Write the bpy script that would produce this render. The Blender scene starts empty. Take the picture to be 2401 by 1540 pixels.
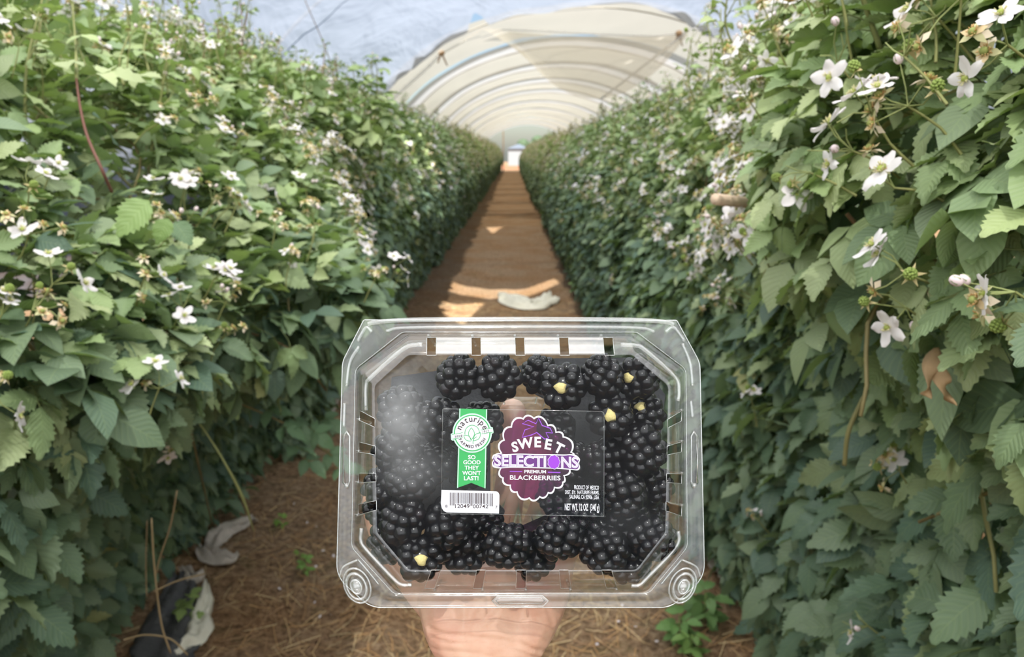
import bpy, math, random
import numpy as np
from mathutils import Vector, Matrix, Quaternion, noise

S = bpy.context.scene
COL = S.collection

# ------------------------------------------------------------------ camera
PITCH = math.radians(13.3)
FPX = 1734.0                       # focal length in pixels of the 2401 px frame
cp, sp = math.cos(PITCH), math.sin(PITCH)
CAM = np.array([0.0, 0.0, 1.5])
CR = np.array([1.0, 0, 0]); CF = np.array([0, cp, -sp]); CU = np.array([0, sp, cp])
cam_data = bpy.data.cameras.new('camera')
cam_data.sensor_width = 36.0
cam_data.lens = FPX / 2401 * 36.0
cam_data.clip_start = 0.02; cam_data.clip_end = 500
cam_data.dof.use_dof = True
cam_data.dof.focus_distance = 0.362
cam_data.dof.aperture_fstop = 14.5
cam = bpy.data.objects.new('camera', cam_data); COL.objects.link(cam)
cam.location = CAM; cam.rotation_euler = (math.pi / 2 - PITCH, 0, 0)
S.camera = cam

# ------------------------------------------------------------------ sky, sun, exposure
SUN = np.array([-0.05, -0.50, 0.85]); SUN /= np.linalg.norm(SUN)
world = bpy.data.worlds.new('sky'); S.world = world; world.use_nodes = True
wn = world.node_tree.nodes; wl = world.node_tree.links
sky = wn.new('ShaderNodeTexSky'); sky.sky_type = 'NISHITA'; sky.sun_disc = False
sky.sun_elevation = math.asin(SUN[2]); sky.sun_rotation = math.atan2(SUN[0], SUN[1])
sky.air_density = 1.0; sky.dust_density = 1.5
wl.new(sky.outputs[0], wn['Background'].inputs[0]); wn['Background'].inputs[1].default_value = 0.075
sun_data = bpy.data.lights.new('sun', 'SUN'); sun_data.energy = 6.6; sun_data.angle = math.radians(0.6)
sun_data.color = (1.0, 0.95, 0.87)
sun = bpy.data.objects.new('sun', sun_data); COL.objects.link(sun); sun.location = (-3, -12, 20)
sun.rotation_euler = Vector(SUN).to_track_quat('Z', 'Y').to_euler()
S.view_settings.view_transform = 'Standard'; S.view_settings.look = 'None'
S.view_settings.gamma = 1.0; S.view_settings.use_curve_mapping = False
S.view_settings.exposure = 1.15
cy_ = S.cycles
cy_.max_bounces = 7; cy_.diffuse_bounces = 4; cy_.glossy_bounces = 3; cy_.transmission_bounces = 3
cy_.transparent_max_bounces = 20; cy_.caustics_reflective = False; cy_.caustics_refractive = False
cy_.sample_clamp_indirect = 6.0
cy_.use_adaptive_sampling = True; cy_.adaptive_threshold = 0.02
cy_.use_denoising = True

# ------------------------------------------------------------------ helpers
RNG = np.random.default_rng(7)
random.seed(7)

def ray(px, py):
    return CF + CR * ((px - 1200.5) / FPX) + CU * ((770 - py) / FPX)
def at(px, py, d):
    """World point at depth d along the view axis behind a measured photo pixel."""
    return CAM + ray(px, py) * d
def on_ground(px, py, z=0.0):
    r = ray(px, py); return CAM + r * ((z - CAM[2]) / r[2])

def norm(v):
    v = np.asarray(v, float); return v / (np.linalg.norm(v, axis=-1, keepdims=True) + 1e-12)

class MB:
    """Collects pieces of ONE mesh."""
    def __init__(self): self.v, self.f, self.uv, self.t, self.n = [], [], [], [], 0
    def add(self, v, faces, uv=None, tint=None, mat=0):
        v = np.asarray(v, float).reshape(-1, 3)
        if len(v) == 0: return
        groups = faces if isinstance(faces, list) and len(faces) and isinstance(faces[0], np.ndarray) and faces[0].ndim == 2 else None
        if groups is None:
            by = {}
            for f in faces: by.setdefault(len(f), []).append(list(f))
            groups = [np.array(g, int) for g in by.values()]
        for g in groups: self.f.append((g + self.n, mat))
        self.v.append(v)
        self.uv.append(np.zeros((len(v), 2)) if uv is None else np.asarray(uv, float))
        if tint is None: tint = (1, 1, 1)
        tint = np.asarray(tint, float)
        self.t.append(np.tile(tint, (len(v), 1)) if tint.ndim == 1 else tint)
        self.n += len(v)
    def mesh(self, name, mats, offset=(0, 0, 0), smooth=True):
        me = bpy.data.meshes.new(name)
        V = np.concatenate(self.v) - np.asarray(offset, float)
        me.vertices.add(len(V)); me.vertices.foreach_set('co', V.ravel())
        loops, starts, mi, s = [], [], [], 0
        for g, m in self.f:
            k = g.shape[1]; loops.append(g.ravel()); starts.append(s + k * np.arange(len(g))); s += g.size
            mi.append(np.full(len(g), m))
        loops = np.concatenate(loops); starts = np.concatenate(starts); mi = np.concatenate(mi)
        me.loops.add(len(loops)); me.loops.foreach_set('vertex_index', loops.astype(np.int32))
        me.polygons.add(len(starts)); me.polygons.foreach_set('loop_start', starts.astype(np.int32))
        me.polygons.foreach_set('material_index', mi.astype(np.int32))
        me.polygons.foreach_set('use_smooth', np.full(len(starts), smooth))
        a = me.attributes.new('tint', 'FLOAT_COLOR', 'POINT')
        t = np.concatenate(self.t); a.data.foreach_set('color', np.c_[t, np.ones(len(t))].ravel())
        a = me.attributes.new('leafuv', 'FLOAT2', 'POINT'); a.data.foreach_set('vector', np.concatenate(self.uv).ravel())
        for m in (mats if isinstance(mats, (list, tuple)) else [mats]): me.materials.append(m)
        me.update(calc_edges=True)
        if len(V) < 40000: me.validate()
        return me
    def build(self, name, mats, parent=None, offset=(0, 0, 0), smooth=True):
        o = bpy.data.objects.new(name, self.mesh(name, mats, offset, smooth)); COL.objects.link(o)
        if parent is not None: o.parent = parent
        return o

def tag(o, label=None, cat=None, group=None, kind=None):
    if label: o['label'] = label
    if cat: o['category'] = cat
    if group: o['group'] = group
    if kind: o['kind'] = kind
    return o
def empty(name, loc=(0, 0, 0)):
    o = bpy.data.objects.new(name, None); COL.objects.link(o); o.location = loc; o.empty_display_size = 0.05
    return o
def link_copy(src, parent=None):
    c = src.copy(); COL.objects.link(c); c.parent = parent
    for ch in src.children: link_copy(ch, c)
    return c

def tube(mb, pts, r, sides=6, tint=None, mat=0, caps=True, closed=False):
    pts = np.asarray(pts, float); n = len(pts)
    r = np.full(n, r) if np.isscalar(r) else np.asarray(r, float)
    if closed: tan = norm(np.roll(pts, -1, 0) - np.roll(pts, 1, 0))
    else: tan = norm(np.gradient(pts, axis=0))
    ref = np.array([0, 0, 1.0]) if abs(tan[0][2]) < .9 else np.array([1.0, 0, 0])
    u = norm(np.cross(tan[0], ref)); U = []
    for t in tan:
        u = norm(u - t * np.dot(u, t)); U.append(u)
    U = np.array(U); W = np.cross(tan, U)
    a = np.linspace(0, 2 * math.pi, sides, endpoint=False)
    ring = pts[:, None] + r[:, None, None] * (U[:, None] * np.cos(a)[None, :, None] + W[:, None] * np.sin(a)[None, :, None])
    fs = []
    m = n if closed else n - 1
    for i in range(m):
        j = (i + 1) % n
        for k in range(sides):
            l = (k + 1) % sides
            fs.append([i * sides + k, i * sides + l, j * sides + l, j * sides + k])
    if caps and not closed:
        fs.append(list(range(sides))[::-1]); fs.append([(n - 1) * sides + k for k in range(sides)])
    tt = None if tint is None else tint
    mb.add(ring.reshape(-1, 3), fs, tint=tt, mat=mat)

def spline(ctrl, n=20):
    """Catmull-Rom through the control points."""
    c = np.asarray(ctrl, float); c = np.vstack([2 * c[0] - c[1], c, 2 * c[-1] - c[-2]]); out = []
    segs = len(c) - 3
    for q in np.linspace(0, segs, n):
        i = min(int(q), segs - 1); t = q - i; p0, p1, p2, p3 = c[i:i + 4]
        out.append(.5 * (2 * p1 + (p2 - p0) * t + (2 * p0 - 5 * p1 + 4 * p2 - p3) * t * t + (3 * p1 - p0 - 3 * p2 + p3) * t ** 3))
    return np.array(out)

def ico(sub=2):
    import bmesh
    bm = bmesh.new(); bmesh.ops.create_icosphere(bm, subdivisions=sub, radius=1.0)
    v = np.array([x.co[:] for x in bm.verts]); f = np.array([[q.index for q in p.verts] for p in bm.faces]); bm.free()
    return v, f
ICO1, ICO2, ICO3 = ico(1), ico(2), ico(3)
def ball(mb, c, r, scale=(1, 1, 1), rot=None, sub=2, tint=None, mat=0):
    v, f = (ICO1, ICO2, ICO3)[sub - 1]
    p = v * np.asarray(scale) * r
    if rot is not None: p = p @ np.asarray(rot).T
    mb.add(p + np.asarray(c), [f], tint=tint, mat=mat)

# ------------------------------------------------------------------ materials
class Nodes:
    def __init__(self, name):
        self.m = bpy.data.materials.new(name); self.m.use_nodes = True
        self.t = self.m.node_tree; self.n = self.t.nodes; self.l = self.t.links
        self.n.clear(); self.out = self.n.new('ShaderNodeOutputMaterial')
    def add(self, kind, **kw):
        x = self.n.new(kind)
        for k, v in kw.items():
            if k in ('ins',):
                for a, b in v.items():
                    if isinstance(b, bpy.types.NodeSocket): self.l.new(b, x.inputs[a])
                    else: x.inputs[a].default_value = b
            else: setattr(x, k, v)
        return x
    def math(self, op, a, b=0.5, c=None):
        d = {0: a, 1: b}
        if c is not None: d[2] = c
        return self.add('ShaderNodeMath', operation=op, ins=d).outputs[0]
    def mixc(self, fac, a, b, mode='MIX'):
        x = self.n.new('ShaderNodeMix'); x.data_type = 'RGBA'; x.blend_type = mode
        for i, v in ((0, fac), (6, a), (7, b)):
            if isinstance(v, bpy.types.NodeSocket): self.l.new(v, x.inputs[i])
            else: x.inputs[i].default_value = v if i == 0 else (*v[:3], 1)
        return x.outputs[2]
    def ramp(self, fac, stops):
        r = self.n.new('ShaderNodeValToRGB'); self.l.new(fac, r.inputs[0])
        e = r.color_ramp.elements
        while len(e) < len(stops): e.new(0.5)
        for q, (p, c) in zip(e, stops): q.position = p; q.color = (*c, 1) if len(c) == 3 else c
        return r.outputs[0]
    def noise(self, scale, detail=3, vec=None, rough=.55, dist=0):
        ins = {'Scale': scale, 'Detail': detail, 'Roughness': rough, 'Distortion': dist}
        if vec is not None: ins['Vector'] = vec
        return self.add('ShaderNodeTexNoise', ins=ins)
    def obj(self): return self.add('ShaderNodeTexCoord').outputs['Object']
    def geo(self): return self.add('ShaderNodeNewGeometry')
    def bump(self, h, strength=.3, dist=.002):
        return self.add('ShaderNodeBump', ins={'Height': h, 'Strength': strength, 'Distance': dist}).outputs[0]
    def done(self, sh): self.l.new(sh, self.out.inputs[0]); return self.m

def principled(name, color, rough=.5, spec=.5, noise_amt=.0, noise_scale=40, bump=0, bump_scale=60, metal=0.0, coat=0.0, bdist=.002):
    k = Nodes(name); col = (*color, 1)
    p = k.add('ShaderNodeBsdfPrincipled', ins={'Roughness': rough, 'Specular IOR Level': spec, 'Metallic': metal, 'Coat Weight': coat})
    if noise_amt:
        nz = k.noise(noise_scale, 4, k.obj())
        c = k.mixc(nz.outputs[0], [q * (1 - noise_amt) for q in color], [min(1, q * (1 + noise_amt)) for q in color])
        k.l.new(c, p.inputs['Base Color'])
    else: p.inputs['Base Color'].default_value = col
    if bump:
        b = k.bump(k.noise(bump_scale, 4, k.obj()).outputs[0], bump, bdist); k.l.new(b, p.inputs['Normal'])
    return k.done(p.outputs[0])

def leaf_material():
    k = Nodes('leaf')
    tint = k.add('ShaderNodeAttribute', attribute_name='tint').outputs['Color']
    uv = k.add('ShaderNodeAttribute', attribute_name='leafuv').outputs['Vector']
    sx = k.add('ShaderNodeSeparateXYZ', ins={0: uv})
    au = k.math('ABSOLUTE', sx.outputs[0])
    q = k.math('MULTIPLY_ADD', au, -0.28, sx.outputs[1])
    w = k.math('ABSOLUTE', k.math('SUBTRACT', k.math('FRACT', k.math('MULTIPLY', q, 9.0)), 0.5))   # 0 between veins, .5 on a vein
    vein = k.math('POWER', k.math('MULTIPLY', w, 2.0), 6.0)
    mid = k.math('LESS_THAN', au, 0.035)
    isleaf = k.math('GREATER_THAN', sx.outputs[1], 0.001)
    v2 = k.math('MULTIPLY', k.math('MAXIMUM', vein, mid), isleaf)
    light = k.mixc(0.5, tint, (0.42, 0.52, 0.22), 'MIX')
    c = k.mixc(k.math('MULTIPLY', v2, 0.30), tint, light)
    nz = k.noise(22, 3, k.geo().outputs['Position'])
    c = k.mixc(k.math('MULTIPLY', nz.outputs[0], 0.35), c, k.mixc(1.0, c, (0.62, 0.70, 0.62), 'MULTIPLY'))
    back = k.geo().outputs['Backfacing']
    c = k.mixc(k.math('MULTIPLY', back, 0.55), c, (0.27, 0.35, 0.20))
    hb = k.math('ADD', k.math('MULTIPLY', w, 1.0), k.math('MULTIPLY', nz.outputs[0], .25))
    bm = k.bump(hb, 0.55, 0.0016)
    p = k.add('ShaderNodeBsdfPrincipled', ins={'Base Color': c, 'Roughness': 0.52, 'Specular IOR Level': 0.42, 'Normal': bm})
    tr = k.add('ShaderNodeBsdfTranslucent', ins={'Color': k.mixc(1.0, c, (1.25, 1.45, .55), 'MULTIPLY'), 'Normal': bm})
    mx = k.add('ShaderNodeMixShader', ins={0: 0.20, 1: p.outputs[0], 2: tr.outputs[0]})
    return k.done(mx.outputs[0])

def tinted(name, rough=.6, trans=0.0, spec=.3):
    k = Nodes(name)
    tint = k.add('ShaderNodeAttribute', attribute_name='tint').outputs['Color']
    p = k.add('ShaderNodeBsdfPrincipled', ins={'Base Color': tint, 'Roughness': rough, 'Specular IOR Level': spec})
    if not trans: return k.done(p.outputs[0])
    tr = k.add('ShaderNodeBsdfTranslucent', ins={'Color': tint})
    return k.done(k.add('ShaderNodeMixShader', ins={0: trans, 1: p.outputs[0], 2: tr.outputs[0]}).outputs[0])

def film_material(name, color, sheen=.05, dirt=.12, folds=.03, clear_part=.18, clear_tint=(.95, .97, 1.0)):
    """Milky greenhouse film: sun and sky come through it scattered."""
    k = Nodes(name)
    pos = k.geo().outputs['Position']
    st = k.add('ShaderNodeMapping', ins={'Vector': pos, 'Scale': (0.9, 0.35, 0.9)}).outputs[0]
    n1 = k.noise(1.1, 4, st, dist=.6); n2 = k.noise(1.5, 2, st, .4, dist=1.2)
    c = k.mixc(k.math('MULTIPLY', n1.outputs[0], dirt * 2), color, [q * .72 for q in color])
    b = k.bump(k.math('ADD', n2.outputs[0], k.math('MULTIPLY', n1.outputs[0], 2.0)), .6, folds)
    tr = k.add('ShaderNodeBsdfTranslucent', ins={'Color': c, 'Normal': b})
    df = k.add('ShaderNodeBsdfDiffuse', ins={'Color': c, 'Normal': b})
    gl = k.add('ShaderNodeBsdfGlossy', ins={'Color': (1, 1, 1, 1), 'Roughness': .25, 'Normal': b})
    m1 = k.add('ShaderNodeMixShader', ins={0: .22, 1: tr.outputs[0], 2: df.outputs[0]})
    m2 = k.add('ShaderNodeMixShader', ins={0: sheen, 1: m1.outputs[0], 2: gl.outputs[0]})
    clear = k.add('ShaderNodeBsdfTransparent', ins={'Color': (*clear_tint, 1)})
    m3 = k.add('ShaderNodeMixShader', ins={0: clear_part, 1: m2.outputs[0], 2: clear.outputs[0]})
    return k.done(m3.outputs[0])

def clear_plastic(name, f0=.06, haze=.03, tint=(.97, .985, .98), rough=.06, fog=False, wavy=.25):
    k = Nodes(name)
    ob = k.obj()
    nz = k.noise(55, 2, ob)
    b = k.bump(nz.outputs[0], wavy, .0016)
    lw = k.add('ShaderNodeLayerWeight', ins={'Blend': .5}).outputs['Facing']
    fr = k.math('MULTIPLY_ADD', k.math('POWER', lw, 4.0), 1 - f0, f0)
    tr = k.add('ShaderNodeBsdfTransparent', ins={'Color': (*tint, 1)})
    gl = k.add('ShaderNodeBsdfGlossy', ins={'Color': (1, 1, 1, 1), 'Roughness': rough, 'Normal': b})
    df = k.add('ShaderNodeBsdfDiffuse', ins={'Color': (.85, .88, .9, 1)})
    hz = haze
    if fog:                                  # pale reflection haze painted on the lid as soft spots
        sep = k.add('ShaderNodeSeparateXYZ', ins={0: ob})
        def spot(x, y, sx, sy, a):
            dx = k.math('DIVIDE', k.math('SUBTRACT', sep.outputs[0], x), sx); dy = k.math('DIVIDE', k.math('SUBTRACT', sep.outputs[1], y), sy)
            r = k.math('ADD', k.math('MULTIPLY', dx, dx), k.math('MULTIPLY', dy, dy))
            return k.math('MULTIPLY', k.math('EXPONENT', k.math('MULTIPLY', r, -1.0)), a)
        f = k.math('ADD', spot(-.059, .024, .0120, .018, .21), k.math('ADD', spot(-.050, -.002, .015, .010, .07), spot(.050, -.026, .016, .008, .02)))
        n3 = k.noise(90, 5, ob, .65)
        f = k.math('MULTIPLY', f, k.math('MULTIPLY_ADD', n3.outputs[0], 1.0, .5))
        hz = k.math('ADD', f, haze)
    m1 = k.add('ShaderNodeMixShader', ins={0: hz, 1: tr.outputs[0], 2: df.outputs[0]})
    m2 = k.add('ShaderNodeMixShader', ins={0: fr, 1: m1.outputs[0], 2: gl.outputs[0]})
    return k.done(m2.outputs[0])

def tint_film(name, color, rough=.15):
    k = Nodes(name)
    tr = k.add('ShaderNodeBsdfTransparent', ins={'Color': (*color, 1)})
    df = k.add('ShaderNodeBsdfDiffuse', ins={'Color': (.28, .02, .24, 1)})
    gl = k.add('ShaderNodeBsdfGlossy', ins={'Color': (1, 1, 1, 1), 'Roughness': rough})
    m = k.add('ShaderNodeMixShader', ins={0: .03, 1: tr.outputs[0], 2: df.outputs[0]})
    return k.done(k.add('ShaderNodeMixShader', ins={0: .03, 1: m.outputs[0], 2: gl.outputs[0]}).outputs[0])

def soil_material():
    k = Nodes('soil'); pos = k.geo().outputs['Position']
    n1 = k.noise(1.7, 5, pos); n2 = k.noise(38, 6, pos, .7); n3 = k.noise(7, 4, pos, dist=1.0)
    c = k.ramp(n2.outputs[0], [(.30, (.115, .078, .049)), (.48, (.28, .185, .110)), (.62, (.44, .315, .20)), (.8, (.48, .37, .25))])
    c = k.mixc(k.ramp(n1.outputs[0], [(.42, (0, 0, 0)), (.62, (1, 1, 1))]), c, k.mixc(1.0, c, (.92, .80, .68), 'MULTIPLY'))
    c = k.mixc(k.math('MULTIPLY', k.ramp(n3.outputs[0], [(.56, (0, 0, 0)), (.66, (1, 1, 1))]), .22), c, (.12, .13, .05))
    b = k.bump(k.math('ADD', n2.outputs[0], n3.outputs[0]), .9, .03)
    p = k.add('ShaderNodeBsdfPrincipled', ins={'Base Color': c, 'Roughness': .95, 'Specular IOR Level': .1, 'Normal': b})
    return k.done(p.outputs[0])

def skin_material():
    k = Nodes('skin'); ob = k.obj()
    n1 = k.noise(55, 4, ob); n2 = k.noise(420, 3, ob); n3 = k.noise(16, 3, ob)
    c = k.ramp(n1.outputs[0], [(.30, (.50, .265, .18)), (.50, (.56, .335, .235)), (.70, (.60, .385, .28))])
    c = k.mixc(k.ramp(n3.outputs[0], [(.45, (0, 0, 0)), (.65, (.55, .55, .55))]), c, (.54, .27, .205))
    # fine skin lines run across the wrist
    wv = k.add('ShaderNodeTexWave', wave_type='BANDS', bands_direction='Y', ins={'Vector': ob, 'Scale': 90, 'Distortion': 6, 'Detail': 3, 'Detail Scale': .7})
    h = k.math('ADD', k.math('MULTIPLY', n2.outputs[0], .4), k.math('MULTIPLY', wv.outputs[0], .22))
    b = k.bump(h, .34, .0005)
    p = k.add('ShaderNodeBsdfPrincipled', ins={'Base Color': c, 'Roughness': .48, 'Specular IOR Level': .4, 'Normal': b,
              'Subsurface Weight': .22, 'Subsurface Radius': (.9, .35, .2), 'Subsurface Scale': .004})
    return k.done(p.outputs[0])

def drupelet_material():
    k = Nodes('blackberry_skin')
    n = k.noise(120, 3, k.obj())
    c = k.ramp(n.outputs[0], [(.35, (.004, .004, .006)), (.6, (.007, .0065, .009)), (.75, (.016, .010, .013))])
    p = k.add('ShaderNodeBsdfPrincipled', ins={'Base Color': c, 'Roughness': .22, 'Specular IOR Level': .36, 'Coat Weight': .18, 'Coat Roughness': .08})
    return k.done(p.outputs[0])

M = dict(
    leaf=leaf_material(), stem=tinted('stem', .6), petal=tinted('petal', .55, .30), blossom_center=tinted('blossom_center', .7, .1),
    film_new=film_material('new_film', (.84, .86, .88), dirt=.04, clear_part=.10),  # extra-translucent film so the unseen near panel brightens the rows
    film_blue=film_material('bluish_film', (.255, .285, .34), dirt=.34, folds=.16, clear_part=.16), film_cream=film_material('cream_film', (.30, .282, .238), dirt=.16, clear_tint=(1, .96, .88)),
    film_loose=film_material('loose_film', (.80, .775, .70), dirt=.1, clear_part=.42, clear_tint=(1, .98, .94), sheen=.02),
    film_band=film_material('grey_film', (.33, .33, .33), dirt=.12, clear_part=.16, clear_tint=(1, .95, .88)),
    pipe=principled('galvanised_pipe', (.42, .42, .40), .45, metal=.6, noise_amt=.2),
    soil=soil_material(), straw=tinted('straw', .85, .1), skin=skin_material(),
    nail=principled('nail', (.72, .48, .40), .3),
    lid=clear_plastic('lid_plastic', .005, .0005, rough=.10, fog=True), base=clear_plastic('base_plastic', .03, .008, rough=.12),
    flange=clear_plastic('flange_plastic', .07, .03, tint=(.95, .97, .965), rough=.15), wall=clear_plastic('wall_plastic', .09, .03, rough=.12), band=clear_plastic('band_plastic', .26, .13, rough=.16),  # top wall band carries a painted overhead reflection as extra white haze
    rib=clear_plastic('rib_plastic', .16, .06, rough=.10), edge=clear_plastic('edge_plastic', .22, .16, rough=.15),
    labelfilm=clear_plastic('label_film', .010, .002, rough=.10, wavy=.1),
    berry=drupelet_material(), core=principled('berry_core', (.62, .52, .22), .7, noise_amt=.35, noise_scale=300, bump=.4, bump_scale=500),
    pad=principled('pad', (.045, .046, .052), .8, noise_amt=.5, noise_scale=150, bump=.5, bump_scale=180),
    green=principled('print_green', (.022, .33, .08), .4), palegreen=principled('print_pale_green', (.46, .70, .56), .4),
    white=principled('print_white', (.64, .66, .72), .4), lav=principled('print_lavender', (.46, .36, .68), .4),
    violet=principled('print_violet', (.27, .06, .60), .4), purple=principled('print_purple', (.25, .03, .50), .4),
    deep=principled('print_deep_purple', (.10, .012, .16), .4), ink=principled('print_ink', (.035, .016, .02), .5),
    plum=tint_film('plum_print', (.60, .05, .46)),
    wood=principled('weathered_wood', (.40, .27, .17), .75, noise_amt=.35, noise_scale=60, bump=.5, bump_scale=90),
    pale_wood=principled('pale_wood', (.66, .50, .37), .7, noise_amt=.25, noise_scale=70, bump=.4, bump_scale=90),
    scrap=principled('scrap_film', (.72, .69, .56), .5, noise_amt=.15, noise_scale=20, bump=.6, bump_scale=35, bdist=.01),
    mulch=principled('mulch_film', (.075, .075, .075), .6, noise_amt=.6, noise_scale=12, bump=.8, bump_scale=20, bdist=.02),
    dirtyscrap=principled('dirty_scrap', (.45, .40, .34), .7, noise_amt=.5, noise_scale=14, bump=.6, bump_scale=30, bdist=.01),
    deadleaf=principled('dead_leaf', (.34, .22, .11), .7, noise_amt=.35, noise_scale=60),
    shed=principled('shed_wall', (.30, .32, .34), .6, noise_amt=.08), shedroof=principled('shed_roof', (.20, .25, .33), .5),
    brick=principled('brick_step', (.42, .21, .13), .8, noise_amt=.2), tree=principled('far_tree', (.06, .10, .05), .8, noise_amt=.6, noise_scale=3),
)

# ------------------------------------------------------------------ ground
def ground_height(x, y):
    e = 0.015 * noise.noise(Vector((x * 1.3, y * 1.3, 0))) + 0.010 * noise.noise(Vector((x * 5, y * 5, 3)))
    bed = 0.07 * (1 / (1 + math.exp(-(abs(x + .15) - 1.0) * 7)))          # soil banked up under the rows
    return e + bed - 0.03
gx = np.concatenate([np.linspace(-9, -2, 9), np.linspace(-1.9, 1.9, 64), np.linspace(2, 10, 9)])
gy = np.concatenate([np.linspace(-3, 0.4, 5), np.linspace(.5, 8, 110), np.linspace(8.3, 30, 60), np.linspace(31, 140, 40)])
mb = MB()
X, Y = np.meshgrid(gx, gy)
Z = np.array([[ground_height(x, y) for x in gx] for y in gy])
nx, ny = len(gx), len(gy)
idx = np.arange(nx * ny).reshape(ny, nx)
quads = np.stack([idx[:-1, :-1], idx[:-1, 1:], idx[1:, 1:], idx[1:, :-1]], -1).reshape(-1, 4)
mb.add(np.stack([X, Y, Z], -1).reshape(-1, 3), [quads])
tag(mb.build('floor', M['soil']), 'bare brown dirt ground of the tunnel aisle between the rows', 'ground', kind='structure')
def gz(x, y): return ground_height(x, y)

# ------------------------------------------------------------------ tunnel cover
TX, TA, TZ, TB = 1.4, 4.6, 0.55, 3.45            # arch: centre x, half width, springing height, rise
def arch(th, y, off=0.0):
    return np.array([TX - (TA + off) * math.cos(th), y, TZ + (TB + off) * math.sin(th)])
def th_of_x(x): return math.acos(max(-1, min(1, (TX - x) / TA)))
patches = []
for poly in ([(1030, 648), (1085, 664), (1150, 674), (1230, 672), (1300, 650), (1312, 662), (1235, 690), (1150, 695), (1085, 686), (1040, 672)],
             [(1000, 697), (1070, 708), (1135, 706), (1112, 726), (1085, 756), (1060, 745)]):
    patches.append([on_ground(*q)[:2] for q in poly])
def inside(p, poly):
    c = False; j = len(poly) - 1
    for i in range(len(poly)):
        if (poly[i][1] > p[1]) != (poly[j][1] > p[1]) and p[0] < (poly[j][0] - poly[i][0]) * (p[1] - poly[i][1]) / (poly[j][1] - poly[i][1]) + poly[i][0]: c = not c
        j = i
    return c
PINS = [(th_of_x(-1.75), 14.3), (th_of_x(3.3), 14.3)]
def sheet(name, mat, y0, y1, label, ys=None, ths=None, edge=None, wr=.035, holes=False, gather=False, off=0.0, th0=0.0, th1=math.pi, group=None):
    ths = np.linspace(th0, th1, 70) if ths is None else ths
    ys = np.linspace(y0, y1, max(3, int((y1 - y0) / .25))) if ys is None else ys
    V = []
    for y in ys:
        for th in ths:
            yy = y
            if edge is not None:                                   # the far hem hangs in scallops between its ties
                f = max(0, (y - 9) / (y1 - 9)); yy = y + f ** 2 * (edge(th) - y1)
            p = arch(th, yy, off); nrm = norm(np.array([-math.cos(th) / TA, 0, math.sin(th) / TB]))
            h = wr * noise.noise(Vector((th * 3.0, yy * .55, 1.3))) + wr * .5 * noise.noise(Vector((th * 9 + yy * .8, yy * 1.1, 5)))
            h -= .05 * math.sin(math.pi * ((yy / 5.0) % 1.0)) ** 2
            if gather:
                for pt, py in PINS:
                    dx = (th - pt) * 4.2; dy = yy - py; r = math.hypot(dx, dy)
                    h += .06 * math.exp(-r / 1.6) * math.cos(9 * math.atan2(dy, dx)) * min(1, r / .3)
            V.append(p + nrm * h)
    n, m = len(ths), len(ys); q = []
    V = np.array(V)
    for i in range(m - 1):
        for j in range(n - 1):
            f = [i * n + j, i * n + j + 1, (i + 1) * n + j + 1, (i + 1) * n + j]
            if holes:
                c = V[f].mean(0); g = c - SUN * (c[2] / SUN[2])
                if any(inside(g[:2], pl) for pl in patches): continue
            q.append(f)
    b = MB(); b.add(V, [np.array(q)])
    return tag(b.build(name, mat), label, 'plastic cover', group)
fine_x = np.concatenate([np.linspace(-3.19, -1.3, 16), np.linspace(-1.27, 1.5, 110), np.linspace(1.6, 5.99, 36)])
fine_th = np.array([0.0, .08, .16, .24] + [th_of_x(x) for x in fine_x])
sheet('plastic_cover', M['film_new'], -14, 4.1, 'cleaner plastic tunnel cover stretched overhead nearest the camera', ys=np.linspace(-14, 4.1, 50))  # panel out of view, its film brightened to add light near the camera
hy = np.concatenate([np.linspace(3.9, 4.3, 4), np.linspace(4.33, 7.4, 120), np.linspace(7.5, 13.9, 60)])
def hem(th):
    a, b = PINS[0][0], PINS[1][0]
    if a <= th <= b: return 14.3 - 1.3 * math.exp(-((th - NOTCH) / .028) ** 2) - .55 * math.sin(math.pi * (th - a) / (b - a)) ** .8
    d = (a - th) if th < a else (th - b)
    return 14.3 - .56 * min(1, d / .12)
NOTCH = th_of_x(at(1127, 76, 14.0)[0])
sheet('plastic_cover', M['film_blue'], 3.9, 13.9, 'torn bluish plastic cover overhead, its scalloped hem tied at two points', ys=hy, ths=fine_th, edge=hem, holes=True, gather=True, off=.03, wr=.10)
ordw = ['first', 'second', 'third', 'fourth', 'fifth', 'sixth', 'seventh', 'eighth', 'ninth', 'tenth', 'eleventh', 'twelfth']
y = 13.7; k = 0
while y < 66:
    ln = 3.6 if k < 4 else 5.0
    lab = f'cream translucent plastic cover, {ordw[k]} cream arch beyond the tied hem' if k < 5 else 'cream plastic cover arch far down the tunnel'
    sheet('plastic_cover', M['film_cream'], y, y + ln, lab, wr=.06, off=.10 if k == 0 else .02, group=None if k < 5 else 'far cream covers')
    y += ln
    lab = f'grey overlap strip of plastic cover behind the {ordw[k]} cream arch' if k < 5 else 'grey overlap strip of cover far down the tunnel'
    sheet('plastic_cover', M['film_band'], y - .55, y + 1.15, lab, wr=.03, off=-.02, group=None if k < 5 else 'far grey overlap strips')
    y += .9; k += 1
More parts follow.
